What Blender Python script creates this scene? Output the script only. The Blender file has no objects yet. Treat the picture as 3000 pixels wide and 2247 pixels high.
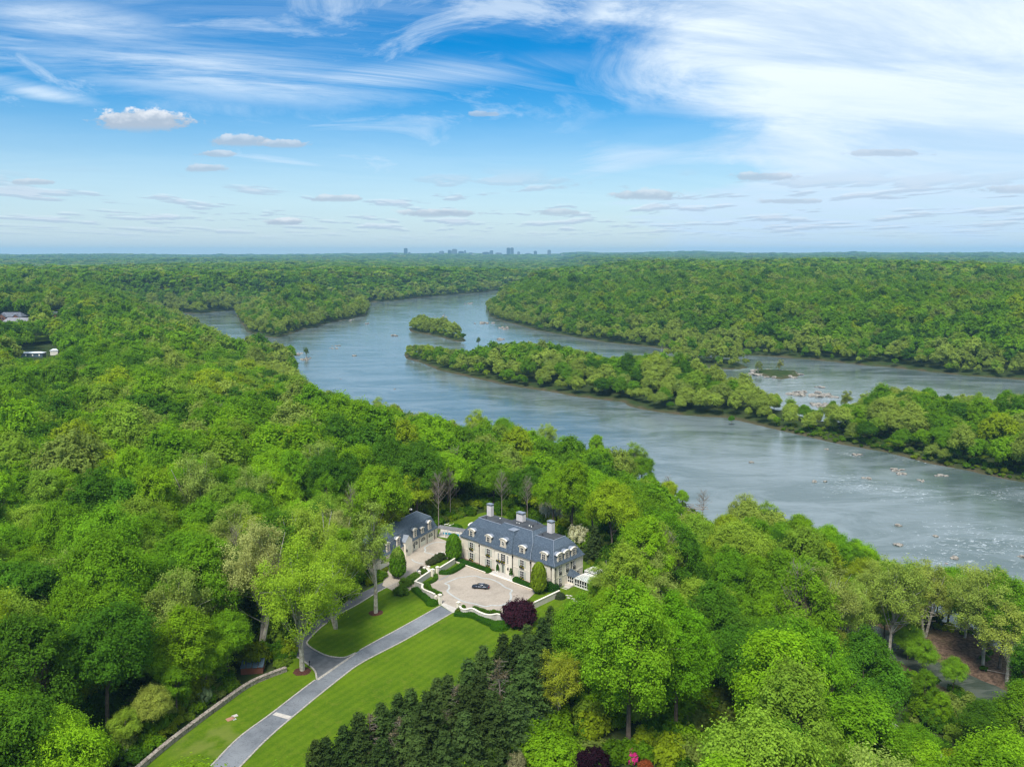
import bpy, math, random
import numpy as np
S = bpy.context.scene
# ------------------------------------------------------------------ camera
F, H = 2430.0, 100.0                       # focal length in photo pixels (3000 wide), eye height
P = math.atan((1123.5 - 743.0) / F)        # downward pitch
cam = bpy.data.cameras.new("camera"); camo = bpy.data.objects.new("camera", cam)
S.collection.objects.link(camo); S.camera = camo
cam.sensor_fit = 'HORIZONTAL'; cam.sensor_width = 36.0; cam.lens = 36.0 * F / 3000.0
cam.clip_start = 1.0; cam.clip_end = 60000.0
camo.location = (0, 0, H); camo.rotation_euler = (math.pi / 2 - P, 0, 0)
# ------------------------------------------------------------------ world
SUN_EL, SUN_AZ = 56.0, -158.0               # azimuth clockwise from the view direction (+Y)
W = bpy.data.worlds.new("World"); S.world = W; W.use_nodes = True
SKY_STRENGTH = 0.112
def N(nt, typ, loc=None, **kw):
    n = nt.nodes.new(typ)
    for k, v in kw.items():
        if k.startswith('i_'):
            key = k[2:]; key = int(key) if key.isdigit() else key.replace('_', ' ')
            n.inputs[key].default_value = v
        else: setattr(n, k, v)
    return n
def L(nt, a, b): nt.links.new(a, b)
def M(nt, op, a, b=None, c=None, clamp=False):
    n = nt.nodes.new('ShaderNodeMath'); n.operation = op; n.use_clamp = clamp
    for i, v in enumerate((a, b, c)):
        if v is None: continue
        if isinstance(v, (int, float)): n.inputs[i].default_value = v
        else: nt.links.new(v, n.inputs[i])
    return n.outputs[0]
def smooth(nt, x, a, b):
    n = nt.nodes.new('ShaderNodeMapRange'); n.interpolation_type = 'SMOOTHSTEP'
    nt.links.new(x, n.inputs[0]); n.inputs[1].default_value = a; n.inputs[2].default_value = b
    return n.outputs[0]
def mixc(nt, f, a, b, mode='MIX'):
    n = nt.nodes.new('ShaderNodeMix'); n.data_type = 'RGBA'; n.blend_type = mode
    for s, v in ((n.inputs[0], f), (n.inputs[6], a), (n.inputs[7], b)):
        if isinstance(v, (int, float)): s.default_value = v
        elif isinstance(v, tuple): s.default_value = (*v, 1) if len(v) == 3 else v
        else: nt.links.new(v, s)
    return n.outputs[2]
def comb(nt, x, y, z=0.0):
    n = nt.nodes.new('ShaderNodeCombineXYZ')
    for i, v in enumerate((x, y, z)):
        if isinstance(v, (int, float)): n.inputs[i].default_value = v
        else: nt.links.new(v, n.inputs[i])
    return n.outputs[0]
def noise(nt, vec, scale, detail=4, rough=.5, dist=0.0, out=0, dim='3D'):
    n = nt.nodes.new('ShaderNodeTexNoise'); n.noise_dimensions = dim
    n.inputs['Scale'].default_value = scale; n.inputs['Detail'].default_value = detail
    n.inputs['Roughness'].default_value = rough; n.inputs['Distortion'].default_value = dist
    if vec is not None: nt.links.new(vec, n.inputs['Vector'])
    return n.outputs[out]
def build_world():
    nt = W.node_tree; nt.nodes.clear()
    out = N(nt, 'ShaderNodeOutputWorld'); bg = N(nt, 'ShaderNodeBackground'); L(nt, bg.outputs[0], out.inputs[0])
    bg.inputs[1].default_value = SKY_STRENGTH
    sky = N(nt, 'ShaderNodeTexSky', sky_type='NISHITA', sun_disc=False)
    sky.sun_elevation = math.radians(SUN_EL); sky.sun_rotation = math.radians(SUN_AZ)
    sky.altitude = 100; sky.air_density = 1.0; sky.dust_density = 0.6; sky.ozone_density = 2.5
    hs = N(nt, 'ShaderNodeHueSaturation', i_Saturation=1.85, i_Value=0.88, i_Hue=0.503); L(nt, sky.outputs[0], hs.inputs['Color'])
    tc = N(nt, 'ShaderNodeTexCoord'); sp = N(nt, 'ShaderNodeSeparateXYZ'); L(nt, tc.outputs['Generated'], sp.inputs[0])
    x, y, z = sp.outputs
    yy = M(nt, 'MAXIMUM', y, 0.15)
    u = M(nt, 'DIVIDE', x, yy); v = M(nt, 'DIVIDE', z, yy)         # directions as slopes: east/north and up/north
    zz = M(nt, 'ADD', M(nt, 'MAXIMUM', z, 0.0), 0.07)
    px = M(nt, 'DIVIDE', x, zz); py = M(nt, 'DIVIDE', y, zz)       # the flat layer of high cloud
    # high cirrus: streaky fibres running from upper left to lower right
    pl = comb(nt, M(nt, 'ADD', M(nt, 'MULTIPLY', px, 0.36), M(nt, 'MULTIPLY', py, 0.16)), M(nt, 'SUBTRACT', M(nt, 'MULTIPLY', py, 0.85), M(nt, 'MULTIPLY', px, 0.35)), 0.0)
    n1 = noise(nt, pl, 1.15, 9, .66, 0.9); n2 = noise(nt, pl, 0.42, 4, .5, 0.5)
    uv = comb(nt, M(nt, 'MULTIPLY', u, 1.0), M(nt, 'MULTIPLY', v, 2.6), 3.3)
    n3 = noise(nt, uv, 3.6, 9, .66, 1.1)
    # the broad veil that fills the right of the sky
    edge = M(nt, 'SUBTRACT', M(nt, 'ADD', u, M(nt, 'MULTIPLY', M(nt, 'SUBTRACT', n3, .5), .62)), M(nt, 'MULTIPLY', M(nt, 'ABSOLUTE', M(nt, 'SUBTRACT', v, .235)), -0.35))
    # pockets of blue on its near edge
    def blob(u0, v0, a, b, ang=0.0):
        du = M(nt, 'SUBTRACT', u, u0); dv = M(nt, 'SUBTRACT', v, v0)
        if ang:
            c, s = math.cos(ang), math.sin(ang)
            du, dv = M(nt, 'ADD', M(nt, 'MULTIPLY', du, c), M(nt, 'MULTIPLY', dv, s)), M(nt, 'SUBTRACT', M(nt, 'MULTIPLY', dv, c), M(nt, 'MULTIPLY', du, s))
        q = M(nt, 'ADD', M(nt, 'POWER', M(nt, 'DIVIDE', du, a), 2), M(nt, 'POWER', M(nt, 'DIVIDE', dv, b), 2))
        return M(nt, 'EXPONENT', M(nt, 'MULTIPLY', q, -1.0)), du, dv, q
    veil = smooth(nt, edge, -0.02, 0.30)
    pocket = M(nt, 'ADD', blob(0.17, .145, .13, .030)[0], M(nt, 'ADD', blob(0.0, .245, .12, .03, .5)[0], blob(.19, .085, .14, .022, .1)[0]))
    veil = M(nt, 'MULTIPLY', veil, M(nt, 'SUBTRACT', 1.0, M(nt, 'MULTIPLY', smooth(nt, M(nt, 'ADD', pocket, M(nt, 'MULTIPLY', M(nt, 'SUBTRACT', n3, .5), 1.2)), .35, .95), .85)))
    veil = M(nt, 'MULTIPLY', veil, M(nt, 'ADD', .78, M(nt, 'MULTIPLY', smooth(nt, n1, .3, .7), .22)))
    wisps = M(nt, 'MULTIPLY', smooth(nt, M(nt, 'ADD', M(nt, 'MULTIPLY', n1, .62), M(nt, 'MULTIPLY', n2, .38)), .44, .74), 0.66)
    wisps = M(nt, 'MAXIMUM', wisps, M(nt, 'MULTIPLY', smooth(nt, n3, .47, .70), .60))
    streak = 0.0
    for a in ((-.55, .185, .085, .010, -.22), (-.50, .262, .12, .022, -.12), (-.40, .128, .06, .006, -.28), (-.29, .108, .10, .008, -.14), (-.16, .20, .20, .016, .06), (-.33, .205, .22, .03, -.1)):
        b = blob(*a)[0]; streak = b if isinstance(streak, float) else M(nt, 'MAXIMUM', streak, b)
    streak = M(nt, 'MULTIPLY', streak, smooth(nt, n1, .30, .62))
    cir = M(nt, 'MAXIMUM', M(nt, 'MAXIMUM', wisps, veil), M(nt, 'MULTIPLY', streak, .8))
    # air whitens towards the horizon
    hz = M(nt, 'SUBTRACT', 1.0, smooth(nt, z, 0.0, 0.22))
    cir = M(nt, 'MAXIMUM', cir, M(nt, 'MULTIPLY', hz, .64))
    white = mixc(nt, smooth(nt, n1, .30, .66), (4.4, 5.4, 6.5), (6.2, 6.9, 7.4))
    lowtint = mixc(nt, hz, white, (4.1, 5.3, 6.7))
    col = mixc(nt, M(nt, 'MINIMUM', cir, .97), hs.outputs[0], lowtint)
    # fair-weather cumulus: a flat layer of small clouds shrinking towards the horizon
    vv = M(nt, 'ADD', M(nt, 'MAXIMUM', v, 0.0), 0.004)
    def layer(dv, thr, sc, seed):
        w = M(nt, 'SUBTRACT', vv, dv); w = M(nt, 'MAXIMUM', w, .003)
        q = comb(nt, M(nt, 'DIVIDE', u, w), M(nt, 'DIVIDE', 0.42, w), seed)
        a = noise(nt, q, sc, 2, .45); b = noise(nt, q, sc * 3.2, 3, .6)
        s = M(nt, 'ADD', M(nt, 'MULTIPLY', a, .72), M(nt, 'MULTIPLY', b, .28))
        m = smooth(nt, s, thr, thr + .045)
        fade = M(nt, 'MULTIPLY', smooth(nt, v, .010, .030), M(nt, 'SUBTRACT', 1.0, smooth(nt, v, .062, .105)))
        return M(nt, 'MULTIPLY', m, fade)
    base = layer(0.0, .538, .80, 1.7); top = layer(0.0026, .563, .80, 1.7)
    col = mixc(nt, M(nt, 'MULTIPLY', base, .70), col, (3.1, 3.9, 4.9))
    col = mixc(nt, M(nt, 'MULTIPLY', top, .42), col, (5.7, 6.1, 6.7))
    # the larger single clouds
    for (cu, cv, ca, cb, br) in ((-.432, .153, .062, .0155, 1.0), (-.315, .130, .042, .0085, .5), (-.270, .1265, .030, .006, .4), (-.345, .1150, .023, .005, .35), (-.362, .0985, .028, .0052, .3), (.292, .0890, .045, .0062, .35), (.162, .0680, .046, .0075, .5), (.44, .1160, .05, .0055, .1), (-.207, .064, .034, .005, .5), (.60, .074, .06, .006, .1), (-.268, .037, .025, .005, .8), (-.085, .047, .05, .006, .6), (.055, .048, .03, .005, .3), (-.03, .160, .02, .004, .1), (-.565, .083, .028, .0045, .4), (.33, .061, .04, .004, .2)):
        g, du, dv, q = blob(cu, cv, ca, cb)
        nn = noise(nt, comb(nt, M(nt, 'MULTIPLY', u, 1.0), M(nt, 'MULTIPLY', v, 1.8), cu * 9), 46, 5, .62)
        up = smooth(nt, dv, -cb * 1.1, -cb * .35)
        m = M(nt, 'MULTIPLY', smooth(nt, M(nt, 'ADD', g, M(nt, 'MULTIPLY', M(nt, 'SUBTRACT', nn, .5), 1.5)), .36, .62), up)
        m = M(nt, 'MULTIPLY', m, smooth(nt, g, .02, .3))
        lit = smooth(nt, M(nt, 'ADD', M(nt, 'DIVIDE', dv, cb), M(nt, 'MULTIPLY', M(nt, 'SUBTRACT', nn, .5), 2.2)), -.2, 1.0)
        cc = mixc(nt, M(nt, 'MULTIPLY', lit, .35 + .65 * br), (3.0, 3.6, 4.4), (6.1, 6.3, 6.6))
        col = mixc(nt, M(nt, 'MULTIPLY', m, .55 + .4 * br), col, cc)
    L(nt, col, bg.inputs[0])
build_world()
sl = bpy.data.lights.new("sun", 'SUN'); sl.energy = 3.5; sl.angle = math.radians(18); sl.color = (1, .96, .88)
so = bpy.data.objects.new("sun", sl); S.collection.objects.link(so)
so.rotation_euler = (math.radians(90 - SUN_EL), 0, math.radians(180 - SUN_AZ))
so.location = (0, 0, 400)
S.view_settings.view_transform = 'Standard'; S.view_settings.look = 'None'; S.view_settings.exposure = 0.46; S.view_settings.gamma = 1.0
S.cycles.max_bounces = 6; S.cycles.diffuse_bounces = 3; S.cycles.glossy_bounces = 3; S.cycles.transmission_bounces = 3
S.cycles.transparent_max_bounces = 4; S.cycles.volume_bounces = 0; S.cycles.caustics_reflective = False; S.cycles.caustics_refractive = False
S.cycles.use_denoising = True; S.cycles.denoiser = 'OPENIMAGEDENOISE'; S.cycles.denoising_input_passes = 'RGB_ALBEDO_NORMAL'; S.cycles.denoising_prefilter = 'ACCURATE'
S.cycles.use_adaptive_sampling = False
S.cycles.sample_clamp_indirect = 4.0
S.cycles.pixel_filter_type = 'BLACKMAN_HARRIS'; S.cycles.filter_width = 1.35
# ------------------------------------------------------------------ geometry helpers
G = -0.6                                     # level of the courts and lawns
WZ = -25.0                                   # level of the river
def un(px, py, z=G):                         # where a sight line meets the level z
    x = (px - 1500) / F; y = -(py - 1123.5) / F
    dy = math.cos(P) + y * math.sin(P); dz = -math.sin(P) + y * math.cos(P)
    t = (z - H) / dz
    return (x * t, dy * t)
def uns(pts, z=G): return [un(a, b, z) for a, b in pts]
def link(o): S.collection.objects.link(o); return o
def tag(o, label=None, cat=None, group=None, kind=None):
    if label: o["label"] = label
    if cat: o["category"] = cat
    if group: o["group"] = group
    if kind: o["kind"] = kind
    return o
def empty(name, loc=(0, 0, 0), rz=0.0):
    o = bpy.data.objects.new(name, None); o.empty_display_size = .1
    o.location = loc; o.rotation_euler = (0, 0, rz); return link(o)
def npmesh(name, V, Fc, n=4, smoothf=False):
    me = bpy.data.meshes.new(name); V = np.asarray(V, np.float32); Fc = np.asarray(Fc, np.int32)
    me.vertices.add(len(V)); me.vertices.foreach_set('co', V.ravel())
    me.loops.add(Fc.size); me.loops.foreach_set('vertex_index', Fc.ravel())
    k = Fc.size // n; me.polygons.add(k)
    me.polygons.foreach_set('loop_start', np.arange(k, dtype=np.int32) * n)
    me.update(calc_edges=True)
    if smoothf: me.polygons.foreach_set('use_smooth', np.ones(k, bool))
    return me
class MB:
    def __init__(s): s.v = []; s.f = []; s.m = []
    def add(s, vs, fs, mi=0):
        b = len(s.v); s.v += [tuple(p) for p in vs]; s.f += [tuple(b + i for i in f) for f in fs]; s.m += [mi] * len(fs); return s
    def box(s, x0, x1, y0, y1, z0, z1, mi=0):
        vs = [(x, y, z) for z in (z0, z1) for y in (y0, y1) for x in (x0, x1)]
        return s.add(vs, [(0, 2, 3, 1), (4, 5, 7, 6), (0, 1, 5, 4), (1, 3, 7, 5), (3, 2, 6, 7), (2, 0, 4, 6)], mi)
    def prism(s, pts, z0, z1, mi=0):         # pts counter-clockwise in plan
        n = len(pts); vs = [(a, b, z0) for a, b in pts] + [(a, b, z1) for a, b in pts]
        return s.add(vs, [tuple(range(n - 1, -1, -1)), tuple(range(n, 2 * n))] + [(i, (i + 1) % n, n + (i + 1) % n, n + i) for i in range(n)], mi)
    def rings(s, rs, cap=True, mi=0, capb=False):        # rs: list of rings of equal length
        n = len(rs[0]); vs = [p for r in rs for p in r]; fs = []
        for k in range(len(rs) - 1):
            for i in range(n): fs.append((k * n + i, k * n + (i + 1) % n, (k + 1) * n + (i + 1) % n, (k + 1) * n + i))
        if cap: fs.append(tuple((len(rs) - 1) * n + i for i in range(n)))
        if capb: fs.append(tuple(range(n - 1, -1, -1)))
        return s.add(vs, fs, mi)
    def cyl(s, x, y, z0, z1, r0, r1=None, n=10, mi=0):
        r1 = r0 if r1 is None else r1
        R = lambda r, z: [(x + r * math.cos(2 * math.pi * i / n), y + r * math.sin(2 * math.pi * i / n), z) for i in range(n)]
        return s.rings([R(r0, z0), R(r1, z1)], True, mi, True)
    def yprism(s, pts, y0, y1, mi=0):        # pts (x,z) seen from -y, counter-clockwise
        n = len(pts); vs = [(a, y0, b) for a, b in pts] + [(a, y1, b) for a, b in pts]
        return s.add(vs, [tuple(range(n)), tuple(range(2 * n - 1, n - 1, -1))] + [((i + 1) % n, i, n + i, n + (i + 1) % n) for i in range(n)], mi)
    def tube(s, p, q, r0, r1, n=6, mi=0):
        p = np.array(p, float); q = np.array(q, float); d = q - p; l = np.linalg.norm(d) or 1; d /= l
        a = np.cross(d, (0, 0, 1) if abs(d[2]) < .9 else (1, 0, 0)); a /= np.linalg.norm(a); b = np.cross(d, a)
        R = lambda c, r: [tuple(c + r * (math.cos(2 * math.pi * i / n) * a + math.sin(2 * math.pi * i / n) * b)) for i in range(n)]
        return s.rings([R(p, r0), R(q, r1)], True, mi, True)
    def mesh(s, name):
        me = bpy.data.meshes.new(name); me.from_pydata(s.v, [], s.f)
        me.polygons.foreach_set('material_index', s.m); me.update(); return me
    def build(s, name, mats, parent=None, smoothf=False):
        return mobj(name, s.mesh(name), mats, parent, smoothf)
def mobj(name, me, mats, parent=None, smoothf=False):
    if not isinstance(mats, (list, tuple)): mats = [mats]
    if not len(me.materials):
        for m in mats: me.materials.append(m)
    if smoothf: me.polygons.foreach_set('use_smooth', np.ones(len(me.polygons), bool))
    o = bpy.data.objects.new(name, me)
    if parent is not None: o.parent = parent
    return link(o)
def copy_tree(o, parent=None):
    c = o.copy(); link(c)
    if parent is not None: c.parent = parent
    for ch in list(o.children): copy_tree(ch, c)
    return c
def spline(pts, step=1.0):                   # Catmull-Rom through plan points
    pts = [np.array(p, float) for p in pts]; P_ = [2 * pts[0] - pts[1]] + pts + [2 * pts[-1] - pts[-2]]; out = []
    for i in range(1, len(P_) - 2):
        a, b, c, d = P_[i - 1:i + 3]; k = max(2, int(np.linalg.norm(c - b) / step))
        for j in range(k):
            t = j / k; out.append(.5 * ((2 * b) + (c - a) * t + (2 * a - 5 * b + 4 * c - d) * t * t + (3 * b - 3 * c + d - a) * t ** 3))
    out.append(pts[-1]); return np.array(out)
def normals2(p):
    t = np.gradient(p, axis=0); t /= np.linalg.norm(t, axis=1)[:, None] + 1e-9
    return np.stack([-t[:, 1], t[:, 0]], 1)
def sweep(path, prof, name, mats, parent=None, zs=None):   # prof: list of (offset, z) counter-clockwise; path plan points
    n = normals2(path); k = len(prof); V = []; Fc = []
    for i, p in enumerate(path):
        for (o, z) in prof: V.append((p[0] + n[i, 0] * o, p[1] + n[i, 1] * o, z + (zs[i] if zs is not None else 0)))
    for i in range(len(path) - 1):
        for j in range(k):
            a, b = i * k + j, i * k + (j + 1) % k; Fc.append((a, a + k, b + k, b))
    Fc.append(tuple(range(k))); Fc.append(tuple((len(path) - 1) * k + j for j in range(k - 1, -1, -1)))
    me = bpy.data.meshes.new(name); me.from_pydata(V, [], Fc); me.update(); return mobj(name, me, mats, parent)
def poly_sheet(name, pts, z, mat, parent=None):
    from mathutils.geometry import tessellate_polygon
    from mathutils import Vector
    tr = tessellate_polygon([[Vector((a, b, 0)) for a, b in pts]])
    me = bpy.data.meshes.new(name); me.from_pydata([(a, b, z) for a, b in pts], [], [tuple(t) for t in tr]); me.update()
    if me.polygons and sum(p.normal.z for p in me.polygons) < 0: me.flip_normals()
    return mobj(name, me, mat, parent)
def inpoly(X, Y, pts):
    r = np.zeros(len(X), bool); n = len(pts)
    for i in range(n):
        x0, y0 = pts[i]; x1, y1 = pts[(i + 1) % n]
        if y0 == y1: continue
        c = (y0 > Y) != (y1 > Y); r ^= c & (X < (x1 - x0) * (Y - y0) / (y1 - y0) + x0)
    return r
def segdist(X, Y, pts, closed=True):
    d = np.full(len(X), 1e18); n = len(pts)
    for i in range(n if closed else n - 1):
        x0, y0 = pts[i]; x1, y1 = pts[(i + 1) % n]; dx, dy = x1 - x0, y1 - y0; q = dx * dx + dy * dy + 1e-9
        t = np.clip(((X - x0) * dx + (Y - y0) * dy) / q, 0, 1)
        np.minimum(d, (X - x0 - t * dx) ** 2 + (Y - y0 - t * dy) ** 2, out=d)
    return np.sqrt(d)
def vnoise(X, Y, lam, seed=0, octs=3):       # cheap value noise, 0..1
    X = np.asarray(X, float); Y = np.asarray(Y, float); tot = np.zeros_like(X); amp = 1; s = 0
    def h(i, j):
        v = np.sin(i * 127.1 + j * 311.7 + seed * 74.7) * 43758.5453; return v - np.floor(v)
    for o in range(octs):
        x = X / lam; y = Y / lam; i = np.floor(x); j = np.floor(y); fx = x - i; fy = y - j
        fx = fx * fx * (3 - 2 * fx); fy = fy * fy * (3 - 2 * fy)
        tot += amp * ((h(i, j) * (1 - fx) + h(i + 1, j) * fx) * (1 - fy) + (h(i, j + 1) * (1 - fx) + h(i + 1, j + 1) * fx) * fy)
        s += amp; amp *= .5; lam /= 2.03; seed += 3
    return tot / s
def sst(x, a, b):
    t = np.clip((x - a) / (b - a), 0, 1); return t * t * (3 - 2 * t)
# ------------------------------------------------------------------ materials
def mat(name):
    m = bpy.data.materials.new(name); m.use_nodes = True; nt = m.node_tree; nt.nodes.clear()
    o = N(nt, 'ShaderNodeOutputMaterial'); return m, nt, o
def pbr(name, col, rough=.8, metal=0.0, spec=.3, var=0.0, vscale=1.0, bump=0.0, bscale=8.0, col2=None):
    m, nt, o = mat(name); b = N(nt, 'ShaderNodeBsdfPrincipled'); L(nt, b.outputs[0], o.inputs[0])
    b.inputs['Roughness'].default_value = rough; b.inputs['Metallic'].default_value = metal; b.inputs['Specular IOR Level'].default_value = spec
    b.inputs['Base Color'].default_value = (*col, 1)
    tc = N(nt, 'ShaderNodeTexCoord')
    if var or col2:
        f = noise(nt, tc.outputs['Object'], vscale, 5, .6)
        c2 = col2 or tuple(c * (1 - var) for c in col); c1 = col if col2 else tuple(min(1, c * (1 + var)) for c in col)
        L(nt, mixc(nt, smooth(nt, f, .3, .7), c1, c2), b.inputs['Base Color'])
    if bump:
        bp = N(nt, 'ShaderNodeBump', i_Strength=bump, i_Distance=.05); L(nt, noise(nt, tc.outputs['Object'], bscale, 4), bp.inputs['Height']); L(nt, bp.outputs[0], b.inputs['Normal'])
    return m
def leafmat(name, mode, col=(.05, .14, .01), trans=.38, spread=.36):
    m, nt, o = mat(name)
    if mode == 'OBJ': c = N(nt, 'ShaderNodeObjectInfo').outputs['Color']
    elif mode == 'INST':
        a = N(nt, 'ShaderNodeAttribute', attribute_type='INSTANCER', attribute_name='tint'); c = a.outputs['Color']
    else: c = N(nt, 'ShaderNodeRGB').outputs[0]; c.default_value = (*col, 1)
    t = N(nt, 'ShaderNodeAttribute', attribute_type='GEOMETRY', attribute_name='tone')
    k = M(nt, 'ADD', 1 - spread, M(nt, 'MULTIPLY', t.outputs['Fac'], 2 * spread))
    vm = N(nt, 'ShaderNodeVectorMath', operation='SCALE'); L(nt, c, vm.inputs[0]); L(nt, k, vm.inputs[3])
    d = N(nt, 'ShaderNodeBsdfDiffuse'); tr = N(nt, 'ShaderNodeBsdfTranslucent'); mx = N(nt, 'ShaderNodeMixShader'); mx.inputs[0].default_value = trans
    yl = N(nt, 'ShaderNodeVectorMath', operation='MULTIPLY'); L(nt, vm.outputs[0], yl.inputs[0]); yl.inputs[1].default_value = (1.35, 1.15, .6)
    L(nt, vm.outputs[0], d.inputs[0]); L(nt, yl.outputs[0], tr.inputs[0]); L(nt, d.outputs[0], mx.inputs[1]); L(nt, tr.outputs[0], mx.inputs[2]); L(nt, mx.outputs[0], o.inputs[0])
    return m
MT = {}
MT['leaf'] = leafmat('leaves', 'OBJ'); MT['leafi'] = leafmat('canopy_leaves', 'INST', trans=.50, spread=.24)
MT['bark'] = pbr('bark', (.13, .10, .075), .9, var=.35, vscale=1.2)
MT['palebark'] = pbr('pale_bark', (.50, .47, .40), .9, col2=(.22, .19, .15), vscale=1.0)
MT['deadwood'] = pbr('dead_wood', (.24, .20, .165), .9, var=.3, vscale=2)
MT['stone'] = pbr('limestone', (.64, .555, .42), .85, var=.07, vscale=.35)
MT['stonelight'] = pbr('dressed_limestone', (.80, .73, .60), .8, var=.05, vscale=.8)
MT['dormstone'] = pbr('dormer_stone', (.58, .51, .40), .85, var=.08, vscale=.8)
MT['render'] = pbr('wall_render', (.56, .52, .47), .9, var=.08, vscale=.6)
MT['trim'] = pbr('white_paint', (.80, .77, .70), .6)
MT['shutter'] = pbr('shutter_paint', (.50, .51, .42), .6)
MT['glass'] = pbr('window_glass', (.012, .016, .02), .08, spec=.6)
MT['iron'] = pbr('black_iron', (.02, .02, .022), .5)
MT['lead'] = pbr('lead_sheet', (.30, .33, .38), .45, metal=.3, var=.12, vscale=1.5)
MT['deck'] = pbr('flat_roofing', (.040, .044, .052), .85, col2=(.075, .08, .085), vscale=.35)
MT['chim'] = pbr('chimney_stone', (.64, .59, .56), .85, var=.08, vscale=1.0)
MT['mulch'] = pbr('mulch', (.075, .028, .018), 1.0, var=.4, vscale=4)
MT['soil'] = pbr('soil', (.16, .10, .07), 1.0, var=.3, vscale=2)
MT['conc'] = pbr('concrete', (.50, .46, .41), .9, var=.12, vscale=1.5)
MT['kerb'] = pbr('kerb_setts', (.36, .33, .29), .95, var=.3, vscale=2.5)
MT['rubble'] = None
def slate():
    m, nt, o = mat('slate'); b = N(nt, 'ShaderNodeBsdfPrincipled', i_Roughness=.55); b.inputs['Specular IOR Level'].default_value = .35; L(nt, b.outputs[0], o.inputs[0])
    tc = N(nt, 'ShaderNodeTexCoord'); f = noise(nt, tc.outputs['Object'], 2.4, 6, .7); g = noise(nt, tc.outputs['Object'], .3, 3)
    c = mixc(nt, smooth(nt, f, .35, .72), (.046, .064, .088), (.120, .158, .195))
    c = mixc(nt, smooth(nt, f, .68, .80), c, (.25, .28, .31)); c = mixc(nt, M(nt, 'MULTIPLY', g, .35), c, (.045, .062, .085)); L(nt, c, b.inputs[0]); return m
MT['slate'] = slate()
def wallstone():                              # ashlar with fine joints
    m, nt, o = mat('ashlar'); b = N(nt, 'ShaderNodeBsdfPrincipled', i_Roughness=.85); L(nt, b.outputs[0], o.inputs[0])
    tc = N(nt, 'ShaderNodeTexCoord'); sp = N(nt, 'ShaderNodeSeparateXYZ'); L(nt, tc.outputs['Object'], sp.inputs[0])
    z = M(nt, 'FRACT', M(nt, 'MULTIPLY', sp.outputs[2], 2.2)); line = M(nt, 'LESS_THAN', z, .07)
    f = noise(nt, tc.outputs['Object'], .5, 4); st = noise(nt, comb(nt, M(nt, 'MULTIPLY', sp.outputs[0], 2.0), M(nt, 'MULTIPLY', sp.outputs[1], 2.0), M(nt, 'MULTIPLY', sp.outputs[2], .12)), 1.4, 3)
    c = mixc(nt, smooth(nt, f, .3, .7), (.77, .70, .575), (.67, .60, .485)); c = mixc(nt, M(nt, 'MULTIPLY', smooth(nt, st, .5, .8), .35), c, (.44, .37, .29))
    c = mixc(nt, M(nt, 'MULTIPLY', line, .25), c, (.45, .39, .31)); L(nt, c, b.inputs[0]); return m
MT['ashlar'] = wallstone()
def paving(name, ca, cb, sc=3.0):
    m, nt, o = mat(name); b = N(nt, 'ShaderNodeBsdfPrincipled', i_Roughness=.85); L(nt, b.outputs[0], o.inputs[0])
    tc = N(nt, 'ShaderNodeTexCoord'); vo = N(nt, 'ShaderNodeTexVoronoi', i_Scale=sc); L(nt, tc.outputs['Object'], vo.inputs['Vector'])
    f = noise(nt, tc.outputs['Object'], .12, 5, .6); bw = N(nt, 'ShaderNodeRGBToBW'); L(nt, vo.outputs['Color'], bw.inputs[0])
    c = mixc(nt, bw.outputs[0], ca, cb); c = mixc(nt, M(nt, 'MULTIPLY', smooth(nt, f, .42, .72), .5), c, tuple(.58 * k for k in ca)); L(nt, c, b.inputs[0]); return m
MT['pave'] = paving('court_setts', (.355, .30, .24), (.46, .39, .315))
MT['band'] = pbr('pale_paving_band', (.43, .44, .42), .85, var=.12, vscale=1)
def asphalt():
    m, nt, o = mat('asphalt'); b = N(nt, 'ShaderNodeBsdfPrincipled', i_Roughness=.85); L(nt, b.outputs[0], o.inputs[0])
    tc = N(nt, 'ShaderNodeTexCoord'); f = noise(nt, tc.outputs['Object'], .16, 6, .65, .6); g = noise(nt, tc.outputs['Object'], 3.0, 3)
    c = mixc(nt, smooth(nt, f, .32, .68), (.125, .137, .155), (.185, .20, .22)); c = mixc(nt, M(nt, 'MULTIPLY', smooth(nt, g, .5, .7), .35), c, (.13, .14, .155)); e2 = noise(nt, tc.outputs['Object'], .045, 3); c = mixc(nt, M(nt, 'MULTIPLY', smooth(nt, e2, .45, .6), .45), c, (.27, .285, .30))
    w = noise(nt, tc.outputs['Object'], .35, 5, .7, 1.5); cr = M(nt, 'LESS_THAN', M(nt, 'ABSOLUTE', M(nt, 'SUBTRACT', w, .5)), .008); c = mixc(nt, M(nt, 'MULTIPLY', cr, .6), c, (.05, .05, .055)); L(nt, c, b.inputs[0]); return m
MT['asphalt'] = asphalt()
MT['asphaltdark'] = pbr('dark_asphalt', (.115, .12, .13), .9, var=.2, vscale=.6)
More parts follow.
